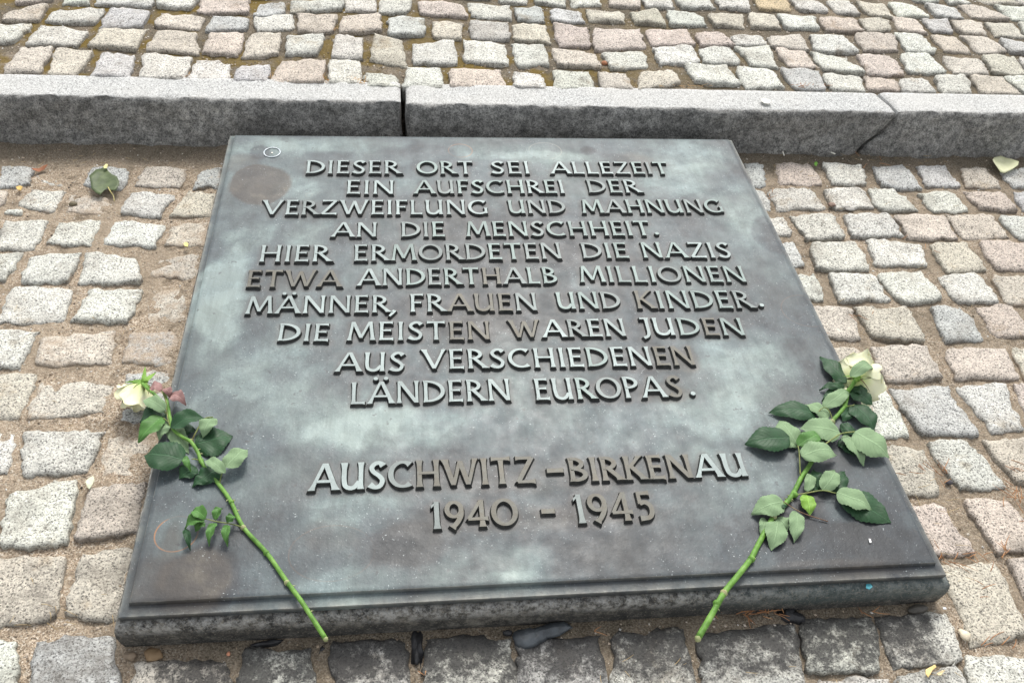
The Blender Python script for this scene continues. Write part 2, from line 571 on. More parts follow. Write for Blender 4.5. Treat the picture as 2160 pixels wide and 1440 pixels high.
ground = link('ground', mesh('ground', [(-12, -12, -0.05), (12, -12, -0.05), (12, 12, -0.05), (-12, 12, -0.05)], [(0, 1, 2, 3)], SAND, False))
tag(ground, 'bare sandy ground around and under the cobbled areas', kind='structure')
lower = sheet('lower_pavement', -1.75, 2.05, -0.62, 1.07, 0.0062, low_z, SAND, {'damp_shade': low_damp})
tag(lower, 'sand jointed granite sett paving around the plaque below the kerb', kind='structure')
upper = sheet('raised_pavement', -2.3, 2.7, 1.14, 2.75, 0.011, up_z, SOIL, {'damp_shade': up_damp_shade, 'moss': up_moss})
tag(upper, 'mossy granite sett paving behind the kerb, one step higher', kind='structure')

cens_low, cens_up = [], []
def lay(rows, z, parent, store, deep, nn):
    for q, t, s in rows:
        zt = z - (max(0, s - 0.2) * 0.016 if parent is lower else 0) + random.uniform(-0.0015, 0.002)
        quad = [up(q[2 * i], q[2 * i + 1], zt + 0.002) for i in range(4)]
        stone(quad, zt, t, s, parent, deep, nn, parent is lower)
        c = sum(quad, Vector()) / 4
        store.append((c.x, c.y))
lay(parse(LOW), ZS, lower, cens_low, 0.03, 13)
lay(parse(UP), ZK, upper, cens_up, 0.035, 10)

def fill(x0, x1, y0, y1, z, parent, store, ban, deep):
    """the paving goes on past the edges of the picture"""
    pitch = 0.122
    j = 0
    y = y0
    while y < y1:
        x = x0 + (j % 2) * 0.05
        while x < x1:
            w = pitch * random.uniform(0.88, 1.08)
            cx, cy = x + w / 2, y + pitch / 2
            P = pix((cx, cy, z))
            inside = -70 < P[0] < 2230 and -28 < P[1] < 1478
            near = any(math.hypot(cx - a, cy - b) < 0.105 for a, b in store[:nfix[parent.name]])
            if not inside and not near and not ban(cx, cy):
                h = 0.011
                quad = [Vector((x + h * .7 + random.uniform(-.004, .004), y + pitch - h * .7 + random.uniform(-.005, .005), z)),
                        Vector((x + w - h * .7 + random.uniform(-.004, .004), y + pitch - h * .7 + random.uniform(-.005, .005), z)),
                        Vector((x + w - h * .7 + random.uniform(-.004, .004), y + h * .7 + random.uniform(-.005, .005), z)),
                        Vector((x + h * .7 + random.uniform(-.004, .004), y + h * .7 + random.uniform(-.005, .005), z))]
                stone(quad, z, random.choice('wwgpbb'), 0.12, parent, deep, 7, parent is lower)
            x += w
        y += pitch
        j += 1
nfix = {'lower_pavement': len(cens_low), 'raised_pavement': len(cens_up)}
fill(-1.5, 1.9, -0.5, 0.98, ZS, lower, cens_low, lambda x, y: abs(x) < 0.56 and y > -0.07, 0.03)
fill(-1.75, 2.2, 1.17, 2.35, ZK, upper, cens_up, lambda x, y: False, 0.035)

# ------------------------------------------------------------------ kerb
def kerb_mat():
    m = M('kerb_granite', 0.8, 0.3)
    g = m.voro(600)
    sep = m.n.new('ShaderNodeSeparateColor'); m.L(g, sep.inputs[0])
    top = m.mix(1.0, (0.48, 0.485, 0.475), m.ramp(sep.outputs[0], [(0, 0.22), (0.2, 0.6), (0.6, 1.0), (1, 1.25)]), 'MULTIPLY')
    top = m.mix(m.ramp(m.noise(6, 4, 0.6), [(0.35, 0.0), (0.65, 0.35)]), top, (0.52, 0.505, 0.47))
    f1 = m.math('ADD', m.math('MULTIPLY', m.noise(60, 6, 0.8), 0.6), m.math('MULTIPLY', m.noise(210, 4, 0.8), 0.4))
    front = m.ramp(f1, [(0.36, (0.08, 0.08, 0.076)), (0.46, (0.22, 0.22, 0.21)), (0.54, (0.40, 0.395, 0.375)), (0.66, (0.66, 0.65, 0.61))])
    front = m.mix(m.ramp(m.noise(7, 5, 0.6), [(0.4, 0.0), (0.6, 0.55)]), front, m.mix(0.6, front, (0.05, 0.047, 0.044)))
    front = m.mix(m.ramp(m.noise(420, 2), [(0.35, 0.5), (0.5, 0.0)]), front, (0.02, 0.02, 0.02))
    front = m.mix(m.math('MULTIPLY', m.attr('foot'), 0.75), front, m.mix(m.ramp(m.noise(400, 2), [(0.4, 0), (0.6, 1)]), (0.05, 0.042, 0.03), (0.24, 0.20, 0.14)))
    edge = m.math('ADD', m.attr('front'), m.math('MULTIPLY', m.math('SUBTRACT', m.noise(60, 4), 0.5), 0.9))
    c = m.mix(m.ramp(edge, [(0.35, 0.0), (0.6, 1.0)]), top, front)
    h = m.math('ADD', m.noise(55, 6, 0.75), m.math('MULTIPLY', m.noise(260, 2), 0.3))
    st = m.math('MULTIPLY', m.attr('front'), 0.7)
    x = m.n.new('ShaderNodeBump'); x.inputs['Distance'].default_value = 0.009
    m.L(h, x.inputs['Height']); m.L(m.math('ADD', st, 0.2), x.inputs['Strength'])
    return m.out(c, x.outputs[0])
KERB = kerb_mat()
kerb = empty('kerb', (0, 1.1, 0)); tag(kerb, kind='structure')
def kerb_stone(x0, x1, bend0, bend1, off, hz, label):
    yf = lambda x: 1.067 - 0.0096 * x + off
    prof = []                 # (dy, z, front, foot) from the foot of the front face up and over the top
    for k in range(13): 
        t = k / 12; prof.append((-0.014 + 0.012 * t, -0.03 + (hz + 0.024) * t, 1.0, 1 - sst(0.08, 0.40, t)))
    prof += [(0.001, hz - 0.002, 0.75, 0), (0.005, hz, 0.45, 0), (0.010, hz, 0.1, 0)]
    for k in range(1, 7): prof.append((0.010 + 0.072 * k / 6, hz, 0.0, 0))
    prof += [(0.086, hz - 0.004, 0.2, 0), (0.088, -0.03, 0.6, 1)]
    n = max(4, int((x1 - x0) / 0.0065))
    V, F, fr, ft = [], [], [], []
    np_ = len(prof)
    for i in range(n + 1):
        t = i / n
        for k, (dy, z, f, g) in enumerate(prof):
            b0, b1 = bend0(dy, z), bend1(dy, z)
            x = (x0 + b0) * (1 - t) + (x1 + b1) * t
            e = min(i, n - i)
            ins = 0.006 if e == 0 else (0.0015 if e == 1 else 0)
            y = yf(x) + dy
            zz = z
            if f > 0.5:
                y += 0.007 * N(x, z, 41, 14) + 0.006 * N(x, z, 42, 45) + 0.003 * N(x, z, 43, 120)
                y += ins if z > -0.02 else 0
            if f > 0.2 and z > 0.05: zz += 0.004 * N(x, 0, 44, 22) + 0.002 * N(x, 0, 47, 70) - ins * 0.6
            elif z > 0.05: zz += 0.0012 * N(x, y, 45, 20) - ins * 0.6
            V.append(Vector((x, y, zz))); fr.append(f); ft.append(g)
    for i in range(n):
        for k in range(np_ - 1):
            a = i * np_ + k
            F.append((a, a + np_, a + np_ + 1, a + 1))
    F.append(tuple(range(np_))); F.append(tuple(reversed([n * np_ + k for k in range(np_)])))
    cen = Vector(((x0 + x1) / 2, 1.1, 0))
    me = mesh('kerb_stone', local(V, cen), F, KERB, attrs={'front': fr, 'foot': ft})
    for p in me.polygons[-2:]: p.use_smooth = False
    o = link('kerb_stone', me, kerb, cen - Vector((0, 1.1, 0)))
    if label: o['label'] = label
z0 = lambda dy, z: 0.0
def bendj(dy, z):              # the wavy right-hand joint
    s = sst(-0.0, 0.105, z)
    return -0.045 * (1 - s) ** 1.3 + 0.012 * s - 0.012 * sst(0.02, 0.085, dy)
def bendm(dy, z): return 0.003 * math.sin(z * 60)
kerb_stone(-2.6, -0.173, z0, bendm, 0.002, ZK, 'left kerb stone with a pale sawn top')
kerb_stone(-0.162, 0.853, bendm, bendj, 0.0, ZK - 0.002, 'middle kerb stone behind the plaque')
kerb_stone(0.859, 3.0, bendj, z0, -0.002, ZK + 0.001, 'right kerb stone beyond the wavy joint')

# ------------------------------------------------------------------ memorial plaque
plaque = empty('memorial_plaque', (0, 0, 0))
tag(plaque, 'weathered bronze memorial plaque with raised German inscription on a low stone plinth', 'plaque')
def concrete():
    m = M('sooty_stone', 0.8, 0.35)
    n1 = m.noise(60, 6, 0.75); n2 = m.noise(9, 4, 0.6)
    c = m.ramp(n1, [(0.33, (0.025, 0.025, 0.024)), (0.50, (0.075, 0.072, 0.064)), (0.64, (0.19, 0.18, 0.155)), (0.80, (0.38, 0.37, 0.34))])
    c = m.mix(m.ramp(n2, [(0.42, 0.0), (0.6, 0.8)]), c, m.mix(0.75, c, (0.025, 0.027, 0.028)))
    c = m.mix(m.math('MULTIPLY', m.attr('rim'), m.ramp(m.noise(90, 5, 0.8), [(0.42, 0.0), (0.6, 0.85)])), c, (0.38, 0.38, 0.36))
    c = m.mix(m.math('MULTIPLY', m.attr('verd'), 0.6), c, (0.075, 0.105, 0.105))
    sp = m.ramp(m.noise(350, 2, 0.8), [(0.56, 0.0), (0.66, 0.5)])
    c = m.mix(sp, c, (0.30, 0.27, 0.22))
    return m.out(c, m.bump(m.math('ADD', n1, m.math('MULTIPLY', m.noise(300, 2), 0.4)), 0.6, 0.004))
CONC = concrete()
def rounded_slab(name, x0, x1, y0, y1, za, prof, mat, parent, wob, attr_f, res=0.012):
    """vertical profile [(outset, z)] swept round a rectangle, top closed"""
    per = []
    nx, ny = int((x1 - x0) / res), int((y1 - y0) / res)
    for i in range(nx): per.append((x0 + (x1 - x0) * i / nx, y0, 0, -1))
    for i in range(ny): per.append((x1, y0 + (y1 - y0) * i / ny, 1, 0))
    for i in range(nx): per.append((x1 - (x1 - x0) * i / nx, y1, 0, 1))
    for i in range(ny): per.append((x0, y1 - (y1 - y0) * i / ny, -1, 0))
    corners = {0: (-1, -1), nx: (1, -1), nx + ny: (1, 1), 2 * nx + ny: (-1, 1)}
    V, F = [], []
    A = {k: [] for k in attr_f}
    for o, z in prof:
        for i, (x, y, dx, dy) in enumerate(per):
            if i in corners: dx, dy = corners[i]; dx *= 0.95; dy *= 0.95
            w = wob * (N(x + z, y, 51, 25) + 0.5 * N(x, y + z, 52, 80))
            V.append(Vector((x + dx * (o + w), y + dy * (o + w), z + wob * 0.3 * N(x, y, 53, 30))))
            for k, f in attr_f.items(): A[k].append(f(x, y, z, o))
    m_ = len(per)
    for l in range(len(prof) - 1):
        for i in range(m_):
            a, b = l * m_ + i, l * m_ + (i + 1) % m_
            F.append((a, b, b + m_, a + m_))
    F.append(tuple((len(prof) - 1) * m_ + i for i in range(m_)))
    me = mesh(name, V, F, mat, attrs=A)
    me.polygons[len(F) - 1].use_smooth = False
    return link(name, me, parent)
D = DEPTH
PT = HP - 0.0115
rounded_slab('plinth', -0.4955, 0.4975, 0.004, D - 0.002, 0,
             [(0.004, -0.04), (0.008, 0.0), (0.0105, 0.016), (0.0120, 0.032), (0.0115, PT - 0.009), (0.0100, PT - 0.003), (0.0065, PT), (-0.004, PT + 0.0002)],
             CONC, plaque, 0.0009,
             {'rim': lambda x, y, z, o: 1.0 if PT - 0.01 < z and o > 0.005 else 0.0,
              'verd': lambda x, y, z, o: sst(0.12, 0.35, x) * sst(0.015, 0.035, z)})

def patch(px, py, rx, ry, sharp=0.5):
    c = up(px, py, HR)
    ex = (up(px + rx, py, HR) - c).length
    ey = (up(px, py + ry, HR) - c).length
    return (c.x, c.y, ex, ey, sharp)
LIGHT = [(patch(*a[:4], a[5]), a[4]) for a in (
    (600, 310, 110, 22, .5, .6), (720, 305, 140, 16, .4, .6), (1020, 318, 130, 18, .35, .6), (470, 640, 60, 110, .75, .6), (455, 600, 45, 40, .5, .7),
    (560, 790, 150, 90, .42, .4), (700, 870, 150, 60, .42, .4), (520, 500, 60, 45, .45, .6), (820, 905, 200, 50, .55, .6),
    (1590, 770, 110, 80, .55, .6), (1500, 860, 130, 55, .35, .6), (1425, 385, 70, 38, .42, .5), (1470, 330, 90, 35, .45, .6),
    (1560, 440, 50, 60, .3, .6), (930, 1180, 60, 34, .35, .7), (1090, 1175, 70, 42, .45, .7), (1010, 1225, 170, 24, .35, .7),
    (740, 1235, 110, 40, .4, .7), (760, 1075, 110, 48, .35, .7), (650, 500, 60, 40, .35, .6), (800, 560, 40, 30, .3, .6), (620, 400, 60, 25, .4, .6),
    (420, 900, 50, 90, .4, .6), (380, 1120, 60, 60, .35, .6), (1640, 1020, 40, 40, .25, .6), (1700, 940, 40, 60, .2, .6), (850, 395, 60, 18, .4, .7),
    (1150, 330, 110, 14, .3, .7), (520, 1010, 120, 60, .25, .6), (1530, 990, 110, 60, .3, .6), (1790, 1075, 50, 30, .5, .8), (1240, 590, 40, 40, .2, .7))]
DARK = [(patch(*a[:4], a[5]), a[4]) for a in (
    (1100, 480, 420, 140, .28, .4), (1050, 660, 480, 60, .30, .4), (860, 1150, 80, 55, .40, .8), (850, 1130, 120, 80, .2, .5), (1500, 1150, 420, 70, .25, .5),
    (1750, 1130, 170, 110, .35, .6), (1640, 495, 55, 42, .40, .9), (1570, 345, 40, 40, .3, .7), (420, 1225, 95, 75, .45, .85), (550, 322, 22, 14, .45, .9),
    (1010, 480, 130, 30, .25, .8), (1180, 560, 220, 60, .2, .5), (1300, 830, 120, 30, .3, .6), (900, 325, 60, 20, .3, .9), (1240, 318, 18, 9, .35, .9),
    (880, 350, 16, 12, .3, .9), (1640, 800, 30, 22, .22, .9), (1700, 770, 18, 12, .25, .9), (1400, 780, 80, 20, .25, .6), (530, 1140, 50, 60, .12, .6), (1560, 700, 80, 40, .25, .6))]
BROWN = [(patch(*a[:4], a[5]), a[4]) for a in (
    (548, 388, 66, 44, 1.0, .93), (510, 345, 40, 22, .5, .7), (415, 1222, 78, 66, .75, .85), (310, 1225, 40, 60, .5, .6), (1340, 345, 45, 25, .5, .6),
    (1000, 690, 160, 60, .22, .4), (1430, 560, 90, 30, .2, .5), (1130, 1010, 280, 40, .35, .5), (1150, 1090, 300, 30, .4, .5), (700, 1130, 60, 40, .3, .6),
    (1750, 1200, 170, 20, .45, .7), (1400, 830, 60, 22, .5, .8), (1450, 760, 26, 26, .5, .7), (620, 600, 80, 16, .3, .6), (360, 1150, 20, 60, .5, .6))]
def field(lst, x, y, wob=1.0):
    w1, w2 = N(x, y, 61, 9) * 0.35 + N(x, y, 63, 26) * 0.22, N(x, y, 62, 9) * 0.35 + N(x, y, 64, 26) * 0.22
    s = 0
    for (cx, cy, ex, ey, sh), v in lst:
        dx, dy = (x - cx) / ex, (y - cy) / ey
        if abs(dx) > 2.2 or abs(dy) > 2.2: continue
        d = math.hypot(dx + w1 * wob, dy + w2 * wob)
        s += v * (1 - sst(sh, 1.0 + (1 - sh) * 0.6, d))
    return s
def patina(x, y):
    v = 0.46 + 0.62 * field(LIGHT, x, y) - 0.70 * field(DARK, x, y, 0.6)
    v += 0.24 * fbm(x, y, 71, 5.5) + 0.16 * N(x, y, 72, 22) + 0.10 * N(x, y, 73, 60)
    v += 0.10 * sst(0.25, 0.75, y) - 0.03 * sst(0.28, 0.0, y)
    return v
def browny(x, y):
    return field(BROWN, x, y, 0.35) + 0.18 * max(0, fbm(x, y, 75, 7))

RUST = [(patch(372, 1125, 45, 37), 0.05, 1.0), (patch(971, 318, 25, 14), 0.06, 0.6), (patch(1150, 318, 34, 17), 0.05, 0.35),
        (patch(700, 1165, 90, 60), 0.03, 0.12), (patch(652, 411, 7, 4), 0.3, 0.35), (patch(1700, 655, 50, 32), 0.04, 0.12)]
def bronze(letters=False):
    m = M('bronze_letter' if letters else 'bronze_patina', 0.46, 0.38, 0.15)
    if letters:
        p = m.noise(20, 4, 0.6)
        oc = m.objcol()
        topc = m.mix(1.0, oc, m.ramp(p, [(0.3, 0.78), (0.7, 1.12)]), 'MULTIPLY')
        topc = m.mix(m.ramp(m.noise(110, 4, 0.7), [(0.3, 0.0), (0.75, 0.45)]), topc, (0.14, 0.16, 0.155))
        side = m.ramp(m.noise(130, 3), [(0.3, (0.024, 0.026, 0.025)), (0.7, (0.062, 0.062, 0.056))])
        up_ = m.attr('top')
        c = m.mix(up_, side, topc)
        return m.out(c, m.bump(m.noise(220, 3, 0.6), 0.25, 0.0012), 0.52)
    pa = m.attr('pat')
    fine = m.math('MULTIPLY', m.math('SUBTRACT', m.noise(26, 8, 0.76, 0.3), 0.5), 0.80)
    f2 = m.math('MULTIPLY', m.math('SUBTRACT', m.noise(240, 4, 0.75), 0.5), 0.35)
    v = m.math('ADD', m.math('ADD', pa, fine), f2)
    c = m.ramp(v, [(0.0, (0.036, 0.038, 0.040)), (0.25, (0.050, 0.056, 0.060)), (0.45, (0.070, 0.084, 0.088)),
                   (0.65, (0.094, 0.116, 0.117)), (0.85, (0.142, 0.178, 0.172)), (1.0, (0.195, 0.24, 0.228))])
    # bluish to purplish drift of the patina
    c = m.mix(m.ramp(m.noise(7, 4, 0.6), [(0.42, 0.0), (0.62, 0.6)]), c, m.mix(1.0, c, (0.92, 0.97, 1.06), 'MULTIPLY'))
    # hard edged water marks and tide lines
    wn_ = m.noise(6.5, 6, 0.62, 0.5)
    c = m.mix(m.ramp(wn_, [(0.545, 0.0), (0.555, 0.34)]), c, m.mix(1.0, c, (0.64, 0.63, 0.63), 'MULTIPLY'))
    c = m.mix(m.math('MULTIPLY', m.attr('wear'), m.ramp(m.noise(35, 4, 0.7), [(0.35, 0.0), (0.6, 0.75)])), c, (0.24, 0.235, 0.205))
    mp = m.n.new('ShaderNodeMapping'); mp.inputs['Scale'].default_value = (1.0, 0.12, 1.0); mp.inputs['Rotation'].default_value = (0, 0, 0.25)
    m.L(m.pos, mp.inputs['Vector'])
    stv = m.noise(95, 5, 0.7, 0.0, mp.outputs[0])
    c = m.mix(0.5, c, m.ramp(stv, [(0.3, 0.72), (0.5, 1.0), (0.72, 1.3)]), 'MULTIPLY')
    b = m.math('MULTIPLY', m.math('ADD', m.attr('brown'), m.math('MULTIPLY', m.math('SUBTRACT', m.noise(40, 5, 0.7), 0.5), 0.25)), 1.0, True)
    bc = m.ramp(m.noise(22, 5, 0.65), [(0.35, (0.042, 0.037, 0.034)), (0.55, (0.070, 0.060, 0.051)), (0.7, (0.115, 0.10, 0.078))])
    c = m.mix(m.math('MULTIPLY', b, 0.88), c, bc)
    # dark halo round the letters comes from dirt held against them
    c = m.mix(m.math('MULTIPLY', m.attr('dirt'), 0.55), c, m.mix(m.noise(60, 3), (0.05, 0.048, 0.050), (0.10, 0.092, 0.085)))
    # pale specks of grit and lime
    sp = m.ramp(m.noise(330, 2, 0.8), [(0.66, 0.0), (0.72, 0.8)])
    sp = m.math('MULTIPLY', sp, m.ramp(m.noise(14, 3), [(0.42, 0.1), (0.6, 1.0)]))
    c = m.mix(sp, c, (0.42, 0.46, 0.46))
    dk = m.ramp(m.noise(120, 2, 0.5), [(0.26, 0.55), (0.31, 0.0)])
    c = m.mix(dk, c, (0.045, 0.045, 0.047))
    # rust rings left by candle tins
    sepx = m.n.new('ShaderNodeSeparateXYZ'); m.L(m.pos, sepx.inputs[0])
    for (cx, cy, ex, ey, _), w, k in RUST:
        dx = m.math('DIVIDE', m.math('SUBTRACT', sepx.outputs[0], cx), ex)
        dy = m.math('DIVIDE', m.math('SUBTRACT', sepx.outputs[1], cy), ey)
        r = m.math('SQRT', m.math('ADD', m.math('MULTIPLY', dx, dx), m.math('MULTIPLY', dy, dy)))
        ring = m.math('SUBTRACT', 1.0, m.math('DIVIDE', m.math('ABSOLUTE', m.math('SUBTRACT', r, 1.0)), w), True)
        ring = m.math('MULTIPLY', m.math('MULTIPLY', ring, k), m.ramp(m.noise(18, 3), [(0.36, 0.1), (0.55, 1.0)]))
        c = m.mix(ring, c, (0.30, 0.135, 0.055) if k != 0.35 else (0.33, 0.31, 0.27))
    rough = m.ramp(m.noise(30, 5, 0.7), [(0.3, 0.38), (0.7, 0.58)])
    bmp = m.bump(m.math('ADD', m.noise(200, 4, 0.7), m.math('MULTIPLY', m.noise(28, 3), 1.2)), 0.22, 0.0016)
    return m.out(c, bmp, rough)
BRONZE = bronze()
LETTER = bronze(True)

# --- letters: every glyph is a set of raised strokes with sloping sides and flared ends
def arc(cx, cy, rx, ry, a0, a1, n=22, w=1.0, thin=0.62, f0=1.0, f1=1.0):
    pts = []
    for i in range(n + 1):
        t = i / n; a = R(a0 + (a1 - a0) * t)
        k = thin + (1 - thin) * abs(math.cos(a))
        fl = 1 + (f0 - 1) * max(0, 1 - t / 0.12) ** 1.5 + (f1 - 1) * max(0, 1 - (1 - t) / 0.12) ** 1.5
        pts.append((cx + rx * math.cos(a), cy + ry * math.sin(a), w * k * fl))
    return ('n', pts)
def stem(x0, y0, x1, y1, w=1.0, f0=1.55, f1=1.55, cross='x', c0=None):
    pts = []
    for t in (0, 0.05, 0.12, 0.25, 0.5, 0.75, 0.88, 0.95, 1):
        fl = 1 + (f0 - 1) * max(0, 1 - t / 0.25) ** 2 + (f1 - 1) * max(0, 1 - (1 - t) / 0.25) ** 2
        pts.append((x0 + (x1 - x0) * t, y0 + (y1 - y0) * t, w * fl * 0.94))
    return (cross, pts)
def bar(x0, x1, y, w=0.8, f0=1.0, f1=1.6): return stem(x0, y, x1, y, w, f0, f1, 'y')
def curve(pts, w, f0=1.3, f1=1.3, n=26):
    P = [Vector((a, b)) for a, b in pts]
    P = [2 * P[0] - P[1]] + P + [2 * P[-1] - P[-2]]
    out = []
    seg = len(P) - 3
    for i in range(n + 1):
        t = i / n * seg; k = min(int(t), seg - 1); u = t - k
        a, b, c, d = P[k:k + 4]
        q = 0.5 * ((2 * b) + (c - a) * u + (2 * a - 5 * b + 4 * c - d) * u * u + (3 * b - a - 3 * c + d) * u ** 3)
        s = i / n
        fl = 1 + (f0 - 1) * max(0, 1 - s / 0.12) + (f1 - 1) * max(0, 1 - (1 - s) / 0.12)
        out.append((q.x, q.y, w * fl))
    return ('n', out)
def dot(cx, cy, r): return ('d', [(cx, cy, r)])
B_ = 0.075
GL = {
 'A': (0.94, [stem(.05, 0, .46, 1, .78, 1.9, 1.0), stem(.50, 1, .89, 0, 1.12, 1.0, 1.6), bar(.22, .74, .32, .72, 1, 1)]),
 'B': (0.66, [stem(.13, 0, .13, 1), arc(.16, .745, .34, .21, 90, -90, w=1.0), bar(.1, .2, .955, .62, 1, 1), arc(.16, .275, .42, .235, 90, -90, w=1.08), bar(.1, .2, .04, .62, 1, 1), bar(.1, .2, .52, .6, 1, 1)]),
 'C': (0.86, [arc(.50, .5, .42, .455, 52, 308, w=1.1, f0=1.7, f1=1.5)]),
 'D': (0.86, [stem(.13, 0, .13, 1), arc(.18, .5, .60, .45, 90, -90, w=1.12, thin=.58), bar(.1, .22, .955, .6, 1, 1), bar(.1, .22, .04, .6, 1, 1)]),
 'E': (0.60, [stem(.13, 0, .13, 1), bar(.12, .54, 1 - B_ * .6, .72, 1, 1.9), bar(.12, .48, .52, .66, 1, 1.6), bar(.12, .57, B_ * .6, .78, 1, 1.9)]),
 'F': (0.56, [stem(.13, 0, .13, 1), bar(.12, .54, 1 - B_ * .6, .72, 1, 1.9), bar(.12, .46, .50, .66, 1, 1.6)]),
 'G': (0.92, [arc(.50, .5, .42, .455, 50, 318, w=1.1, f0=1.7, f1=1.0), stem(.80, .06, .80, .44, .95, 1.2, 1.6)]),
 'H': (0.86, [stem(.13, 0, .13, 1), stem(.73, 0, .73, 1), bar(.12, .74, .51, .72, 1, 1)]),
 'I': (0.28, [stem(.14, 0, .14, 1)]),
 'J': (0.36, [curve([(.26, 1.0), (.26, .6), (.26, .15), (.20, -.06), (.04, -.17)], 1.0, 1.5, 1.2), bar(.02, .28, .955, .65, 1.5, 1)]),
 'K': (0.74, [stem(.13, 0, .13, 1), stem(.17, .46, .62, 1, .80, 1.0, 1.6), stem(.26, .56, .68, 0, 1.1, 1.0, 1.6)]),
 'L': (0.58, [stem(.13, 0, .13, 1), bar(.12, .55, B_ * .6, .78, 1, 1.9)]),
 'M': (1.04, [stem(.08, 0, .19, 1, .85, 1.8, 1.1), stem(.21, 1, .52, .12, 1.05, 1.0, .9), stem(.51, .12, .82, 1, .78, .9, 1.0), stem(.85, 1, .95, 0, 1.05, 1.1, 1.6)]),
 'N': (0.90, [stem(.12, 0, .12, 1, .85, 1.8, 1.2), stem(.14, 1, .77, 0, 1.1, 1.1, 1.0), stem(.78, 0, .78, 1, .85, 1.1, 1.8)]),
 'O': (0.98, [arc(.49, .5, .42, .455, 0, 360, n=40, w=1.12, thin=.6)]),
 'P': (0.64, [stem(.13, 0, .13, 1), arc(.16, .715, .40, .24, 90, -90, w=1.05), bar(.1, .2, .955, .6, 1, 1), bar(.1, .2, .475, .6, 1, 1)]),
 'R': (0.74, [stem(.13, 0, .13, 1), arc(.16, .725, .36, .23, 90, -90, w=1.05), bar(.1, .2, .955, .6, 1, 1), bar(.1, .26, .495, .6, 1, 1), stem(.28, .50, .70, 0, 1.1, 1.0, 1.7)]),
 'S': (0.62, [curve([(.54, .84), (.42, .95), (.25, .93), (.13, .77), (.22, .60), (.40, .46), (.51, .29), (.43, .09), (.25, .045), (.07, .15)], 1.0, 1.5, 1.5, 34)]),
 'T': (0.74, [stem(.37, 0, .37, .97), ('y', [(.03, .955, 1.3), (.08, .955, .95), (.2, .955, .74), (.37, .955, .68), (.54, .955, .74), (.66, .955, .95), (.71, .955, 1.3)])]),
 'U': (0.84, [curve([(.12, 1), (.12, .7), (.12, .40), (.17, .14), (.33, .045), (.50, .09), (.64, .30)], 1.0, 1.5, .8, 30), stem(.70, 0, .70, 1, 1.0, 1.5, 1.5)]),
 'V': (0.88, [stem(.07, 1, .45, .02, 1.12, 1.7, .9), stem(.45, .02, .82, 1, .80, .9, 1.7)]),
 'W': (1.24, [stem(.07, 1, .36, .02, 1.1, 1.7, .9), stem(.37, .02, .61, .92, .80, .9, 1.0), stem(.62, .92, .88, .02, 1.1, 1.0, .9), stem(.89, .02, 1.17, 1, .80, .9, 1.7)]),
 'Z': (0.76, [bar(.08, .68, 1 - B_ * .6, .78, 1.6, 1.0), stem(.66, .95, .10, .05, 1.05, 1.0, 1.0), bar(.08, .71, B_ * .6, .78, 1.0, 1.9)]),
 '.': (0.30, [dot(.18, .10, .72)]),
 ',': (0.30, [('n', [(.26, .12, 1.15), (.18, -.02, .95), (.08, -.17, .6)])]),
 '-': (0.50, [bar(.05, .45, .50, 1.15, 1.05, 1.05)]),
 '1': (0.40, [stem(.24, 0, .24, 1, 1.05, 1.6, 1.0), stem(.05, .80, .22, .96, .7, 1.0, 1.0, 'y')]),
 '9': (0.66, [arc(.33, .68, .24, .27, 0, 360, n=32, w=1.0, thin=.7), curve([(.57, .70), (.55, .45), (.42, .2), (.24, 0)], 1.0, .8, 1.6)]),
 '4': (0.74, [stem(.50, 0, .50, 1, 1.0, 1.6, 1.0), stem(.05, .30, .48, .98, .75, 1.0, 1.0), bar(.03, .70, .29, .75, 1.0, 1.7)]),
 '0': (0.86, [arc(.43, .5, .37, .455, 0, 360, n=40, w=1.05, thin=.7)]),
 '5': (0.60, [bar(.14, .54, .93, .95, 1.0, 1.5), stem(.17, .55, .17, .98, .85, 1.0, 1.0), curve([(.16, .56), (.34, .60), (.50, .46), (.50, .22), (.36, .06), (.08, .05)], 1.0, 1.0, 1.4)]),
}
GL['Ä'] = (0.94, GL['A'][1] + [dot(.27, 1.14, .62), dot(.66, 1.14, .62)])
HL = 0.0052                    # relief of the letters
occupied = []                  # footprint samples, for the dirt against the letters
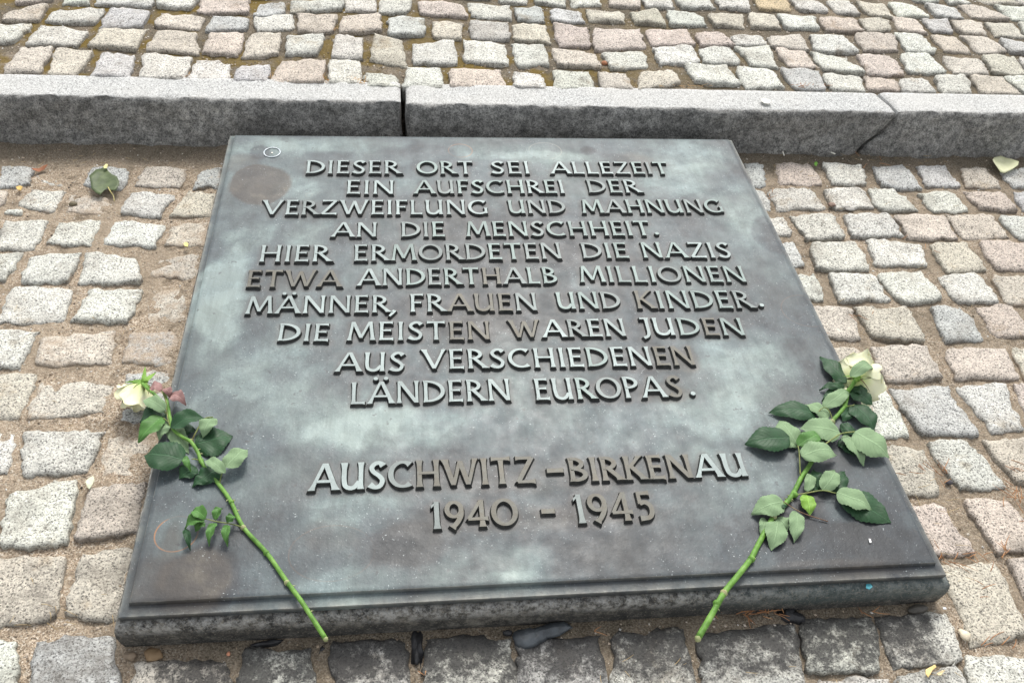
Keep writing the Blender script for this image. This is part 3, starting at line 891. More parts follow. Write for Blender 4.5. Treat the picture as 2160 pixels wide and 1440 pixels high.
def glyph_mesh(ch, sx, sy, w, org):
    V, F, T = [], [], []
    for k, (cross, pts) in enumerate(GL[ch][1]):
        z = HL + 0.00016 * k
        dr = 0.0019
        if cross == 'd':
            cx, cy, r = pts[0]; cx *= sx; cy *= sy; r *= w
            b0 = len(V); n = 16
            for rr, zz, tt in ((r + dr, -0.001, 0), (r + dr * .3, z * .8, 0), (r, z, 1)):
                for i in range(n):
                    a = 2 * math.pi * i / n
                    V.append((cx + rr * math.cos(a), cy + rr * math.sin(a), zz)); T.append(tt)
            for l in range(2):
                for i in range(n):
                    F.append((b0 + l * n + i, b0 + l * n + (i + 1) % n, b0 + (l + 1) * n + (i + 1) % n, b0 + (l + 1) * n + i))
            F.append(tuple(b0 + 2 * n + i for i in range(n)))
            occupied.append((org[0] + cx, org[1] + cy))
            continue
        P = [(a * sx, b * sy, c * w / 2) for a, b, c in pts]
        n = len(P)
        closed = cross == 'n' and abs(P[0][0] - P[-1][0]) < 1e-6 and abs(P[0][1] - P[-1][1]) < 1e-6
        rows = []
        for i, (x, y, h) in enumerate(P):
            if closed: a, b = P[(i - 1) % (n - 1)], P[(i + 1) % (n - 1)]
            else: a, b = P[max(0, i - 1)], P[min(n - 1, i + 1)]
            tx, ty = b[0] - a[0], b[1] - a[1]; l = math.hypot(tx, ty); tx /= l; ty /= l
            if cross == 'x':
                nx, ny = 1.0, 0.0; k_ = 1 / max(0.55, abs(ty)); s_ = -1 if ty > 0 else 1
                nx *= -s_ * -1
                if ty > 0: nx = -1.0
                else: nx = 1.0
                h *= k_
            elif cross == 'y': nx, ny = 0.0, (1.0 if tx > 0 else -1.0)
            else: nx, ny = -ty, tx
            ex = 0.0
            if not closed and i == 0: ex = -dr
            if not closed and i == n - 1: ex = dr
            rows.append([(x + nx * (h + dr) + tx * ex, y + ny * (h + dr) + ty * ex, -0.001, 0), (x + nx * h, y + ny * h, z, 1),
                         (x - nx * h, y - ny * h, z, 1), (x - nx * (h + dr) + tx * ex, y - ny * (h + dr) + ty * ex, -0.001, 0)])
            occupied.append((org[0] + x, org[1] + y))
            if i: occupied.append((org[0] + (x + P[i - 1][0]) / 2, org[1] + (y + P[i - 1][1]) / 2))
        # separate vertex runs for side / top / side keep the edges crisp
        for (p, q) in ((0, 1), (1, 2), (2, 3)):
            b0 = len(V)
            for r_ in rows:
                for c_ in (r_[p], r_[q]):
                    V.append(c_[:3]); T.append(1 if (p, q) == (1, 2) else 0)
            for i in range(n - 1):
                a = b0 + 2 * i
                F.append((a, a + 1, a + 3, a + 2))
        if not closed:
            for r_, rev in ((rows[0], True), (rows[-1], False)):
                b0 = len(V)
                for c_ in r_: V.append(c_[:3]); T.append(0)
                F.append((b0, b0 + 1, b0 + 2, b0 + 3) if not rev else (b0 + 3, b0 + 2, b0 + 1, b0))
    return V, F, T
PALE, BRN, MIDC, GRN = (0.29, 0.345, 0.34), (0.100, 0.089, 0.067), (0.19, 0.22, 0.215), (0.22, 0.28, 0.265)
def word(txt, x0, y0, x1, y1, ytop, w, cols=None, base=None):
    z = HR + HL
    a, b, t = up(x0, y0, z), up(x1, y1, z), up(x0 + (ytop - y0) * -0.03, ytop, z)
    d = (b - a); L_ = d.length; d.normalize()
    nrm = Vector((-d.y, d.x, 0))
    cap = (t - a).dot(nrm)
    gap = 0.10
    body = [c for c in txt]
    tot = sum(GL[c][0] for c in body) + gap * (len(body) - 1)
    sx = (L_ - w) / (tot - 0.24) if len(body) > 1 else L_ / 0.5
    if len(body) == 1: sx = L_ / 0.42 if body[0] == '-' else cap
    x = -0.12 * sx + w / 2 if len(body) > 1 else -0.05 * sx
    for i, c in enumerate(body):
        org = a + d * x; org.z = HR
        V, F, T = glyph_mesh(c, sx, cap, w, (0, 0))
        ca, sa_ = d.x, d.y
        V = [(p[0] * ca - p[1] * sa_, p[0] * sa_ + p[1] * ca, p[2]) for p in V]
        me = mesh('letter', V, F, LETTER, False, attrs={'top': T})
        o = link('letter', me, plate, org)
        for k in range(nocc[0], len(occupied)):
            p = occupied[k]; occupied[k] = (org.x + p[0] * ca - p[1] * sa_, org.y + p[0] * sa_ + p[1] * ca)
        nocc[0] = len(occupied)
        k = (cols or '')[i:i + 1]
        cc = {'b': BRN, 'm': MIDC, 'g': GRN}.get(k, base or PALE)
        j = random.uniform(0.86, 1.08)
        o.color = (cc[0] * j, cc[1] * j, cc[2] * j, 1)
        if not c.isalnum(): o.name = {'.': 'full_stop', ',': 'comma', '-': 'dash'}[c]
        x += (GL[c][0] + gap) * sx
nocc = [0]
plate = link('bronze_plate', bpy.data.meshes.new('tmp'), plaque)
W1, W2 = 0.0050, 0.0062
for a in (
    ('DIESER', 646, 365.5, 842, 366, 338, W1), ('ORT', 882, 366, 997, 366.5, 339.5, W1, 'gg'), ('SEI', 1039, 366, 1117, 366, 340, W1), ('ALLEZEIT', 1166, 366, 1412, 366.5, 341, W1, '     gmg'),
    ('EIN', 732, 408.5, 829, 409, 380, W1), ('AUFSCHREI', 877, 408, 1191, 407, 380, W1, 'gmgggg g'), ('DER', 1244, 406, 1351, 406, 379, W1, 'mg'),
    ('VERZWEIFLUNG', 554, 452.5, 1029, 451.5, 422, W1, '  m'), ('UND', 1076, 449.5, 1193, 449, 422, W1, 'gmm'), ('MAHNUNG', 1232, 449, 1528, 448, 421, W1, 'gmgggmg'),
    ('AN', 702, 499, 793, 499, 469, W1), ('DIE', 848, 499, 937, 498.5, 468, W1, 'mmg'), ('MENSCHHEIT', 987, 498, 1374, 496, 467, W1, 'gggmgggggg'),
    ('HIER', 548, 551.5, 694, 551, 517, W1), ('ERMORDETEN', 748, 550, 1185, 545, 516, W1, '  gmmmggmm'), ('DIE', 1232, 544, 1326, 543.5, 512, W1, 'mgg'), ('NAZIS', 1360, 543, 1544, 543, 511, W1, 'gg'),
    ('ETWA', 520, 605, 716, 604, 570, W1, 'bbbb'), ('ANDERTHALB', 757, 602, 1175, 597, 567, W1, '  gmggbmgg'), ('MILLIONEN', 1228, 594.5, 1575, 594, 561, W1, 'gggggmggg'),
    ('MÄNNER', 520, 661.5, 820, 658, 625, W1), ('FRAUEN', 867, 657, 1133, 654, 620, W1, '  bbbm'), ('UND', 1179, 651, 1310, 650, 616, W1, 'ggm'), ('KINDER', 1347, 650, 1590, 649, 613, W1, 'bggggm'),
    ('DIE', 586, 718.5, 690, 719, 682, W1), ('MEISTEN', 735, 717.5, 1033, 715, 679, W1, '     bb'), ('WAREN', 1080, 712, 1321, 708, 675, W1, 'b m'), ('JUDEN', 1359, 706, 1572, 706.5, 670, W1, '  gbg'),
    ('AUS', 711, 783, 851, 782, 743, W1), ('VERSCHIEDENEN', 894, 778, 1467, 769, 737, W1, '        g  bb'),
    ('LÄNDERN', 741, 852, 1077, 843.5, 806, W1), ('EUROPAS', 1133, 843, 1442, 836, 798, W1, '  gm  b'),
    ('AUSCHWITZ', 655, 1034.5, 1131, 1017, 978, W2, '   mbbbbb'), ('BIRKENAU', 1205, 1015, 1578, 1003, 965, W2, 'bbbbbb'),
    ('1940', 910, 1115, 1092, 1106, 1058, W2, 'mbbb', ), ('1945', 1217, 1103, 1383, 1094, 1042, W2, 'mbbb')): word(*a)
def single(ch, x, y, s, w, col=PALE, xw=None):
    """a mark that stands alone: centred on the pixel, s = cap height in metres"""
    o3 = up(x, y, HR + HL)
    V, F, T = glyph_mesh(ch, xw or s, s, w, (0, 0))
    cx = (max(v[0] for v in V) + min(v[0] for v in V)) / 2; cy = (max(v[1] for v in V) + min(v[1] for v in V)) / 2
    V = [(v[0] - cx, v[1] - cy, v[2]) for v in V]
    o = link({'.': 'full_stop', ',': 'comma', '-': 'dash'}[ch], mesh(ch if ch.isalpha() else 'mark', V, F, LETTER, False, attrs={'top': T}), plate, (o3.x, o3.y, HR))
    o.color = (*col, 1)
    for k in range(nocc[0], len(occupied)): occupied[k] = (o3.x + occupied[k][0] - cx, o3.y + occupied[k][1] - cy)
    nocc[0] = len(occupied)
single('.', 1386, 492, .04, W1, GRN); single(',', 828, 660, .045, W1); single('.', 1607, 643, .042, W1); single('.', 1462, 829, .044, W1)
single('-', 1171, 991.5, .05, W2, BRN, .055); single('-', 1156, 1077.5, .05, W2, BRN, .043)

# dirt map on a coarse grid from the letter footprints
GRID = {}
for (x, y) in occupied: GRID.setdefault((int(x // 0.02), int(y // 0.02)), []).append((x, y))
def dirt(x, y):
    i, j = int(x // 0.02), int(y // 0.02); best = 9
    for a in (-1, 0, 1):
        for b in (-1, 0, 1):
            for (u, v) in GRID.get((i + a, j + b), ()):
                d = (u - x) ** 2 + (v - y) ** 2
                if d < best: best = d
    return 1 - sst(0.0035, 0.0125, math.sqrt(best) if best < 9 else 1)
# the plate itself: rim, step, raised field
def plate_mesh():
    V, F, pa, br, di, we = [], [], [], [], [], []
    def add(x, y, z, w=0.0):
        we.append(w)
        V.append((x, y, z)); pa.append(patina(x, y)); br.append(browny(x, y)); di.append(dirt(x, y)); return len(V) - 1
    ins = 0.0125; insf = 0.0155
    x0, x1, y0, y1 = -0.5 + ins, 0.5 - ins, insf, D - 0.010
    nx, ny = 220, 224
    for j in range(ny + 1):
        for i in range(nx + 1):
            add(x0 + (x1 - x0) * i / nx, y0 + (y1 - y0) * j / ny, HR)
    W_ = nx + 1
    for j in range(ny):
        for i in range(nx):
            a = j * W_ + i; F.append((a, a + 1, a + 1 + W_, a + W_))
    loop = [i for i in range(nx)] + [nx + j * W_ for j in range(ny)] + [ny * W_ + i for i in range(nx, 0, -1)] + [j * W_ for j in range(ny, 0, -1)]
    prof = [(0.0008, HR - 0.0003), (0.0014, HR - 0.0012), (0.0022, HP + 0.0006), (0.0034, HP), (None, HP), (None, HP), (None, HP - 0.0012), (None, HP - 0.009), (None, HP - 0.0098)]
    outs = [0, 0, 0, 0, 0.0022, 0.0008, 0.0, 0.0012, 0.004]
    prev = loop
    for ri, ((o, z), q) in enumerate(zip(prof, outs)):
        cur = []
        for k in loop:
            x, y = V[k][:2]
            tx = (x - x0) / (x1 - x0); ty = (y - y0) / (y1 - y0)
            if o is not None: X, Y = x0 - o + (x1 - x0 + 2 * o) * tx, y0 - o + (y1 - y0 + 2 * o) * ty
            else: X, Y = -0.5 + q + (1 - 2 * q) * tx, q + (D - 2 * q) * ty
            zz = z
            if o is None: zz = z - 0.0005 - 0.0004 * N(X, Y, 81, 6)
            cur.append(add(X, Y, zz, {0: 0.8, 1: 0.5, 4: 0.5, 5: 1.0, 6: 0.8}.get(ri, 0.0)))
        m_ = len(loop)
        for k in range(m_): F.append((prev[k], cur[k], cur[(k + 1) % m_], prev[(k + 1) % m_]))
        prev = cur
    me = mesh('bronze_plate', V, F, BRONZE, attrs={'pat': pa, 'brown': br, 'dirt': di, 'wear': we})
    return me
old = plate.data
plate.data = plate_mesh(); bpy.data.meshes.remove(old)
md = plate.modifiers.new('edges', 'EDGE_SPLIT'); md.split_angle = R(35)
# ------------------------------------------------------------------ roses
def leaf_mat(name, dark, pale):
    m = M(name, 0.5, 0.28)
    ls, lt = m.attr('ls'), m.attr('lt')
    alt = m.math('ABSOLUTE', lt)
    ribs = m.math('ADD', m.math('MULTIPLY', ls, 9.0), m.math('MULTIPLY', alt, -3.2))
    rib = m.math('ABSOLUTE', m.math('SUBTRACT', m.math('FRACT', ribs), 0.5))
    side = m.ramp(rib, [(0.0, 0.8), (0.06, 0.0)])
    mid = m.ramp(alt, [(0.0, 1.0), (0.035, 0.9), (0.075, 0.0)])
    back = m.n.new('ShaderNodeNewGeometry').outputs['Backfacing']
    n1 = m.noise(60, 4, 0.6)
    dk = m.mix(m.ramp(n1, [(0.3, 0.0), (0.7, 1.0)]), dark, tuple(c * 1.5 for c in dark))
    pl = m.mix(m.ramp(n1, [(0.3, 0.0), (0.7, 1.0)]), pale, tuple(c * 1.18 for c in pale))
    dk = m.mix(m.math('MULTIPLY', mid, 0.5), dk, tuple(min(1, c * 2.3 + .02) for c in dark))
    pl = m.mix(m.math('MULTIPLY', mid, 0.7), pl, tuple(min(1, c * 1.45 + .02) for c in pale))
    dk = m.mix(m.math('MULTIPLY', side, 0.25), dk, tuple(c * 1.8 for c in dark))
    pl = m.mix(m.math('MULTIPLY', side, 0.30), pl, tuple(c * 0.75 for c in pale))
    c = m.mix(back, dk, pl)
    h = m.math('ADD', m.math('MULTIPLY', m.math('ADD', mid, side), -1.0), m.math('MULTIPLY', m.noise(150, 3), 0.5))
    mt = m.out(c, m.bump(h, 0.5, 0.0012), m.math('ADD', m.math('MULTIPLY', back, 0.2), 0.5))
    return mt
LEAFM = {'D': leaf_mat('rose_leaf', (0.016, 0.050, 0.019), (0.175, 0.26, 0.14)),
         'G': leaf_mat('young_rose_leaf', (0.055, 0.135, 0.03), (0.135, 0.25, 0.085)),
         'P': leaf_mat('purple_leaf', (0.22, 0.125, 0.115), (0.30, 0.20, 0.14)),
         'Y': leaf_mat('yellowing_leaf', (0.14, 0.26, 0.04), (0.20, 0.32, 0.05))}
LEAFM['L'] = LEAFM['D']
def stem_mat(name, a, b, c):
    m = M(name, 0.55, 0.3)
    n1 = m.noise(70, 4, 0.6)
    col = m.ramp(n1, [(0.3, tuple(k * .55 for k in a)), (0.55, tuple(k * .8 for k in b)), (0.75, tuple(k * .8 for k in c))])
    return m.out(col, m.bump(m.noise(200, 3), 0.3, 0.001))
STEM = stem_mat('rose_stem', (0.10, 0.25, 0.035), (0.17, 0.36, 0.06), (0.25, 0.43, 0.11))
STALK = stem_mat('leaf_stalk', (0.16, 0.24, 0.06), (0.27, 0.31, 0.10), (0.28, 0.20, 0.09))
DRYST = stem_mat('dry_stalk', (0.10, 0.05, 0.035), (0.22, 0.13, 0.08), (0.40, 0.36, 0.20))
NODE = stem_mat('stem_node', (0.30, 0.38, 0.14), (0.42, 0.45, 0.22), (0.36, 0.27, 0.14))

def tube_geo(pts, radii, seg=10, closed=True):
    V, F = [], []
    n = len(pts)
    for i, p in enumerate(pts):
        t = (pts[min(n - 1, i + 1)] - pts[max(0, i - 1)]).normalized()
        a = t.cross(Vector((0, 0, 1)))
        if a.length < 1e-4: a = Vector((1, 0, 0))
        a.normalize(); b = a.cross(t)
        for k in range(seg):
            an = 2 * math.pi * k / seg
            V.append(p + (a * math.cos(an) + b * math.sin(an)) * radii[i])
    for i in range(n - 1):
        for k in range(seg):
            F.append((i * seg + k, i * seg + (k + 1) % seg, (i + 1) * seg + (k + 1) % seg, (i + 1) * seg + k))
    F.append(tuple(range(seg - 1, -1, -1))); F.append(tuple((n - 1) * seg + k for k in range(seg)))
    return V, F
def smooth_pts(P, n):
    P = [2 * P[0] - P[1]] + P + [2 * P[-1] - P[-2]]
    out = []
    seg = len(P) - 3
    for i in range(n + 1):
        t = i / n * seg; k = min(int(t), seg - 1); u = t - k
        a, b, c, d = P[k:k + 4]
        out.append(0.5 * ((2 * b) + (c - a) * u + (2 * a - 5 * b + 4 * c - d) * u * u + (3 * b - a - 3 * c + d) * u ** 3))
    return out
def tube(name, P, r0, r1, mat, parent, seg=8, n=None, wob=0.0):
    pts = smooth_pts(P, n or max(4, len(P) * 5)) if len(P) > 2 else [P[0].lerp(P[1], k / 6) for k in range(7)]
    rr = [(r0 + (r1 - r0) * i / (len(pts) - 1)) * (1 + wob * N(i * 0.37, 0, 91, 1)) for i in range(len(pts))]
    V, F = tube_geo(pts, rr, seg)
    base = Vector((0, 0, 0)) if parent is None else parent.location
    me = mesh(name, local(V, base), F, mat)
    return link(name, me, parent)

def leaf(parent, b, t, wpx, kind, zb, zt, arch=0.006, fold=None, seed=0, label=None):
    rnd = random.Random(seed * 31 + 5)
    B, T = up(b[0], b[1], zb), up(t[0], t[1], zt)
    ax = (T - B); Ln = ax.length; ax.normalize()
    perp = Vector((0, 0, 1)).cross(ax).normalized()
    mid = (B + T) / 2
    p0, p1 = pix(mid), pix(mid + perp * 0.01)
    width = wpx / (math.hypot(p1[0] - p0[0], p1[1] - p0[1]) / 0.01)
    U = Vector((0, 0, 1))
    ns, nt = 22, 10
    fold = rnd.uniform(0.05, 0.25) if fold is None else fold
    bend = rnd.uniform(-0.06, 0.06) * Ln
    asym = rnd.uniform(-0.05, 0.05)
    V, F, ls, lt = [], [], [], []
    ph = rnd.random() * 9
    for i in range(ns + 1):
        s = i / ns
        w = width * (0.68 if seed < 80 and kind == 'D' else 0.60) * (math.sin(math.pi * s ** 0.78) ** (0.55 + 0.50 * s * s)) if 0 < s < 1 else 0.0004
        w *= 1 + 0.035 * (1 if i % 2 else -1) * (0.2 < s < 0.99)
        c = B.lerp(T, s) + U * arch * math.sin(math.pi * s) + perp * bend * math.sin(math.pi * s)
        c -= U * arch * 0.6 * sst(0.75, 1.0, s)
        for k in range(nt + 1):
            q = -1 + 2 * k / nt
            p = c + perp * q * w * (1 + asym * q)
            p += U * (fold * abs(q) ** 1.3 * w - 0.10 * w * q * q * q * q * 2)
            p += U * 0.0016 * math.sin(s * 14 + q * 2 + ph) * abs(q) + U * 0.0022 * N(p.x, p.y, ph, 55)
            if inside_plate(p) and p.z < HR + 0.0012: p.z = HR + 0.0012 + 0.0006 * rnd.random()
            elif p.z < 0.006: p.z = 0.006
            V.append(p); ls.append(s); lt.append(q)
    for i in range(ns):
        for k in range(nt):
            a = i * (nt + 1) + k
            f = (a, a + nt + 1, a + nt + 2, a + 1)
            F.append(f if kind in ('L',) else f[::-1])
    # make sure the wanted side faces up
    n_ = (V[F[len(F) // 2][1]] - V[F[len(F) // 2][0]]).cross(V[F[len(F) // 2][2]] - V[F[len(F) // 2][1]])
    want = -1 if kind == 'L' else 1
    if n_.z * want < 0: F = [f[::-1] for f in F]
    me = mesh('leaf', local(V, parent.location), F, LEAFM[kind], attrs={'ls': ls, 'lt': lt})
    o = link('leaf', me, parent)
    if label: o['label'] = label
    return o
def inside_plate(p): return abs(p.x) < 0.502 and 0 <= p.y <= D

def petal_mat():
    m = M('white_petal', 0.6, 0.3)
    s = m.attr('ps')
    c = m.mix(m.ramp(s, [(0.05, 1.0), (0.5, 0.0)]), (0.78, 0.785, 0.55), (0.50, 0.60, 0.20))
    c = m.mix(m.ramp(m.noise(40, 3), [(0.45, 0.0), (0.75, 0.5)]), c, (0.68, 0.66, 0.33))
    c = m.mix(m.ramp(s, [(0.93, 0.0), (1.0, 0.35)]), c, (0.62, 0.52, 0.22))
    m.b.inputs['Subsurface Weight'].default_value = 0.25
    m.b.inputs['Subsurface Radius'].default_value = (0.006, 0.005, 0.003)
    m.b.inputs['Subsurface Scale'].default_value = 0.5
    return m.out(c, m.bump(m.noise(120, 3, 0.6), 0.25, 0.0012))
PETAL = petal_mat()
SEPAL = stem_mat('sepal', (0.14, 0.30, 0.04), (0.22, 0.42, 0.06), (0.32, 0.52, 0.12))
def bloom(parent, calyx, axis, size, seed, open_=1.0):
    rnd = random.Random(seed)
    ax = axis.normalized()
    e1 = ax.cross(Vector((0, 0, 1)))
    if e1.length < 0.1: e1 = ax.cross(Vector((1, 0, 0)))
    e1.normalize(); e2 = ax.cross(e1)
    hub = empty('bloom', (0, 0, 0)); hub.parent = parent
    root = parent.location
    layers = [(6, 1.0, 0.80, 1.0), (5, 0.82, 0.9, 0.72), (5, 0.60, 0.98, 0.45), (3, 0.35, 0.95, 0.2)]
    for li, (cnt, rad, ln, opn) in enumerate(layers):
        for k in range(cnt):
            phi = 2 * math.pi * (k + 0.5 * (li % 2) + rnd.uniform(-0.12, 0.12)) / cnt
            dl = (1.35 if li < 2 else 1.6) * math.pi / cnt
            V, F, ps = [], [], []
            nu, nv = 10, 10
            lip = rnd.uniform(0.15, 0.42) * opn * open_
            rl = ln * size * rnd.uniform(0.88, 1.1)
            ph = rnd.random() * 20
            for j in range(nv + 1):
                v = j / nv
                for i in range(nu + 1):
                    u = -1 + 2 * i / nu
                    wv = (0.18 + 0.82 * math.sin(math.pi / 2 * min(1, v * 1.45))) * (1 if v < 0.75 else math.sqrt(max(0.02, 1 - ((v - 0.75) / 0.27) ** 2 * abs(u) ** 0.5)))
                    vv = v * (1 - 0.10 * u * u * v)
                    a = phi + u * dl * wv
                    r = size * rad * (0.10 + 0.62 * math.sin(math.pi / 2 * min(1, vv * 1.25)))
                    r += size * lip * max(0, vv - 0.55) * 1.6
                    al = rl * (vv - 0.55 * lip * max(0, vv - 0.7) * 3)
                    r += size * 0.09 * math.sin(u * 5 + ph) * vv * vv
                    al += size * 0.10 * math.sin(u * 4 + ph * 1.7) * vv * vv
                    p = calyx + ax * al + (e1 * math.cos(a) + e2 * math.sin(a)) * r
                    p += Vector((N(p.x, p.y, ph, 45), N(p.y, p.z, ph, 45), N(p.z, p.x, ph, 45))) * 0.0065 * v
                    zmin = HR + 0.001 if inside_plate(p) else 0.009
                    if p.z < zmin: p.z = zmin + 0.12 * max(-0.01, p.z - zmin) + 0.0013
                    V.append(p); ps.append(v)
            for j in range(nv):
                for i in range(nu):
                    b0 = j * (nu + 1) + i
                    F.append((b0, b0 + 1, b0 + nu + 2, b0 + nu + 1))
            me = mesh('petal', local(V, root), F, PETAL, attrs={'ps': ps})
            link('petal', me, hub)
    return hub, e1, e2, ax
def blob_geo(c, rx, ry, rz, seed, rot=0.0, seg=12, rough=0.25, sharp=1.0):
    V, F = [], []
    rings = 8
    for j in range(rings + 1):
        th = math.pi * j / rings
        for i in range(seg):
            a = 2 * math.pi * i / seg
            x, y, z = math.sin(th) * math.cos(a), math.sin(th) * math.sin(a), math.cos(th)
            k = 1 + rough * noise.noise(Vector((x * 1.4 + seed, y * 1.4, z * 1.4))) + rough * .5 * noise.noise(Vector((x * 4 + seed, y * 4, z * 4)))
            x, y, z = x * rx * k, y * ry * k, z * rz * k
            V.append(Vector((c.x + x * math.cos(rot) - y * math.sin(rot), c.y + x * math.sin(rot) + y * math.cos(rot), c.z + z)))
    for j in range(rings):
        for i in range(seg):
            F.append((j * seg + i, (j + 1) * seg + i, (j + 1) * seg + (i + 1) % seg, j * seg + (i + 1) % seg))
    return V, F
def child_blob(name, parent, c, r, mat, sz=(1, 1, 1), seed=1):
    V, F = blob_geo(c, r * sz[0], r * sz[1], r * sz[2], seed, rough=0.15, seg=10)
    return link(name, mesh(name, local(V, parent.location), F, mat), parent)
def sepal(parent, hub, root, base, dirn, ln, w, bendv, mat=None, name='sepal'):
    V, F = [], []
    d = dirn.normalized(); pr = d.cross(Vector((0, 0, 1))).normalized(); U = Vector((0, 0, 1))
    for i in range(9):
        s = i / 8
        c = base + d * ln * s + bendv * s * s
        ww = w / 2 * (1 - s) ** 0.7 * (0.7 + 1.2 * s * (1 - s))
        for q in (-1, 0, 1): V.append(c + pr * ww * q + U * (0.0008 if q == 0 else 0))
    for i in range(8):
        for k in range(2):
            a = i * 3 + k
            F.append((a, a + 1, a + 4, a + 3))
    return link(name, mesh(name, local(V, root), F, mat or SEPAL), hub)

ZL = HR
def build_rose(name_label, stem_px, zs, rad, leaves, rachises, seed):
    P = [up(x, y, z) for (x, y), z in zip(stem_px, zs)]
    root = empty('white_rose', tuple(P[-1]))
    tag(root, name_label, 'rose', 'white roses laid on the plaque')
    tube('stem', P, rad[0], rad[1], STEM, root, 12, 90, 0.10)
    for k, (x, y, z) in enumerate(rachises['nodes']):
        c = up(x, y, z)
        child_blob('node', root, c, rad[1] * 1.22, NODE if k % 2 else STEM, (1.0, 1.0, 1.0), k + seed)
    rt = random.Random(seed * 7)
    for k in range(9):                                   # thorns and thorn scars
        i = rt.randrange(3, len(P) - 2); f = rt.random()
        p = P[i].lerp(P[i + 1], f); t_ = (P[i + 1] - P[i]).normalized()
        sd_ = t_.cross(Vector((0, 0, 1))).normalized() * rt.choice((-1, 1)) + Vector((0, 0, rt.uniform(0.1, .7)))
        V, F = tube_geo([p + sd_ * rad[0] * .7, p + sd_ * (rad[0] + .0012) - t_ * .0004, p + sd_ * (rad[0] + .0032) + t_ * .0012], [.0014, .0008, .0001], 6)
        link('thorn', mesh('thorn', local(V, root.location), F, NODE), root)
    for pts, r0, r1, m_ in rachises['tubes']:
        tube('leaf_stalk', [up(x, y, z) for x, y, z in pts], r0, r1, m_, root, 6)
    for k, lf in enumerate(leaves):
        b, t, w, kind, lay_ = lf[:5]
        zb = ZL + 0.003 + 0.0035 * lay_; zt = ZL + 0.0025 + 0.0028 * lay_
        leaf(root, b, t, w, kind, zb, zt, 0.0035 + 0.0012 * lay_, None if len(lf) < 6 else lf[5], k + seed * 50,
             {'L': 'pale green leaf turned underside up', 'P': 'wilted purple leaf', 'Y': 'leaf with a yellowing tip'}.get(kind))
    return root
s1 = [(344, 822), (353, 850), (363, 900), (383, 920), (403, 932), (418, 955), (424, 972), (440, 996), (459, 1018), (486, 1056), (513, 1111), (562, 1165), (605, 1226), (636, 1268), (662, 1308), (686, 1345)]
z1 = [HR + .011, HR + .0095, HR + .0110, HR + .0110, HR + .0100, HR + .008, HR + .006] + [HR + .0036] * 7 + [HR + .0026, HR + .0012]
rose1_leaves = [
    ((412, 938), (491, 918), 44, 'D', 0, .1), ((349, 868), (294, 888), 26, 'D', 1), ((342, 879), (290, 930), 32, 'G', 2, .3), ((372, 908), (413, 906), 22, 'D', 0),
    ((462, 985), (416, 1022), 32, 'D', 0), ((413, 983), (377, 1008), 26, 'D', 0), ((447, 1003), (404, 1026), 18, 'D', 0), ((388, 962), (403, 995), 13, 'G', 2),
    ((355, 889), (398, 955), 32, 'L', 0, .05), ((358, 892), (334, 926), 22, 'L', 1), ((388, 968), (302, 956), 50, 'D', 3, .12), ((360, 903), (434, 878), 24, 'D', 3, .5),
    ((349, 865), (301, 840), 26, 'L', 4, .2), ((449, 881), (427, 920), 30, 'L', 3, .2), ((449, 880), (447, 916), 10, 'D', 2), ((474, 998), (430, 967), 22, 'L', 3, .35),
    ((475, 988), (522, 943), 33, 'L', 3, .1), ((343, 821), (311, 824), 18, 'P', 4), ((350, 820), (363, 840), 17, 'P', 3), ((361, 834), (392, 850), 24, 'P', 3),
    ((434, 1092), (403, 1076), 25, 'G', 3, .5), ((455, 1096), (469, 1069), 16, 'G', 2, .6), ((480, 1103), (497, 1089), 14, 'G', 2, .5), ((455, 1103), (440, 1148), 15, 'G', 2, .6),
    ((481, 1107), (479, 1149), 16, 'G', 2, .6), ((432, 1094), (388, 1112), 20, 'G', 2, .5), ((391, 1115), (401, 1159), 12, 'D', 1, .6), ((430, 1100), (411, 1118), 18, 'G', 1, .4)]
zz = HR + 0.012
r1 = {'nodes': [(424, 972, HR + .004), (403, 930, HR + .004), (488, 1059, HR + .004), (513, 1112, HR + .004), (562, 1166, HR + .0036), (605, 1228, HR + .0036)],
      'tubes': [([(513, 1112, HR + .004), (490, 1105, HR + .007), (455, 1099, HR + .011), (434, 1094, HR + .011), (404, 1093, HR + .009)], .0009, .0006, STALK),
                ([(404, 930, HR + .005), (413, 912, HR + .012), (430, 884, HR + .016), (449, 879, HR + .017)], .0011, .0008, STALK),
                ([(344, 822, HR + .012), (350, 845, zz), (352, 868, zz), (356, 890, zz), (362, 905, HR + .009)], .0010, .0008, STALK),
                ([(350, 872, zz), (342, 860, HR + .015), (335, 848, HR + .015)], .0007, .0005, STALK),
                ([(357, 891, zz), (345, 881, HR + .012)], .0008, .0006, STALK),
                ([(424, 972, HR + .004), (412, 968, HR + .008), (404, 968, HR + .010)], .0009, .0007, STALK),
                ([(463, 1020, HR + .004), (467, 1002, HR + .010), (475, 988, HR + .013)], .0009, .0006, STALK)]}
rose1 = build_rose('left white rose on the plaque, its head drooping face down onto the sandy cobbles', s1, z1, (0.0022, 0.0029), rose1_leaves, r1, 1)
# neck over the plate's edge and the nodding head
neck = [up(355, 862, HR + .0065), up(330, 835, .070), up(314, 822, .062), up(301, 809, .050)]
tube('stem', neck, 0.0020, 0.0024, STEM, rose1, 10)
cal = up(303, 806, .047)
hub, e1, e2, axv = bloom(rose1, cal, Vector((-0.32, -0.42, -0.70)), 0.037, 3)
child_blob('calyx', rose1, cal + Vector((0.001, .001, .001)), 0.0052, SEPAL, (1, 1, 1.0), 4)
for dx, dy, ln, bz, w in ((-1, 0.05, .026, -.004, .010), (-.05, 1, .026, .003, .009), (.8, .75, .022, .002, .012), (-.8, -.7, .022, -.010, .004), (.6, -.7, .018, -.008, .007)):
    sepal(rose1, hub, rose1.location, cal + Vector((0, 0, .002)), Vector((dx, dy, 0.05)), ln, w, Vector((0, 0, bz)))

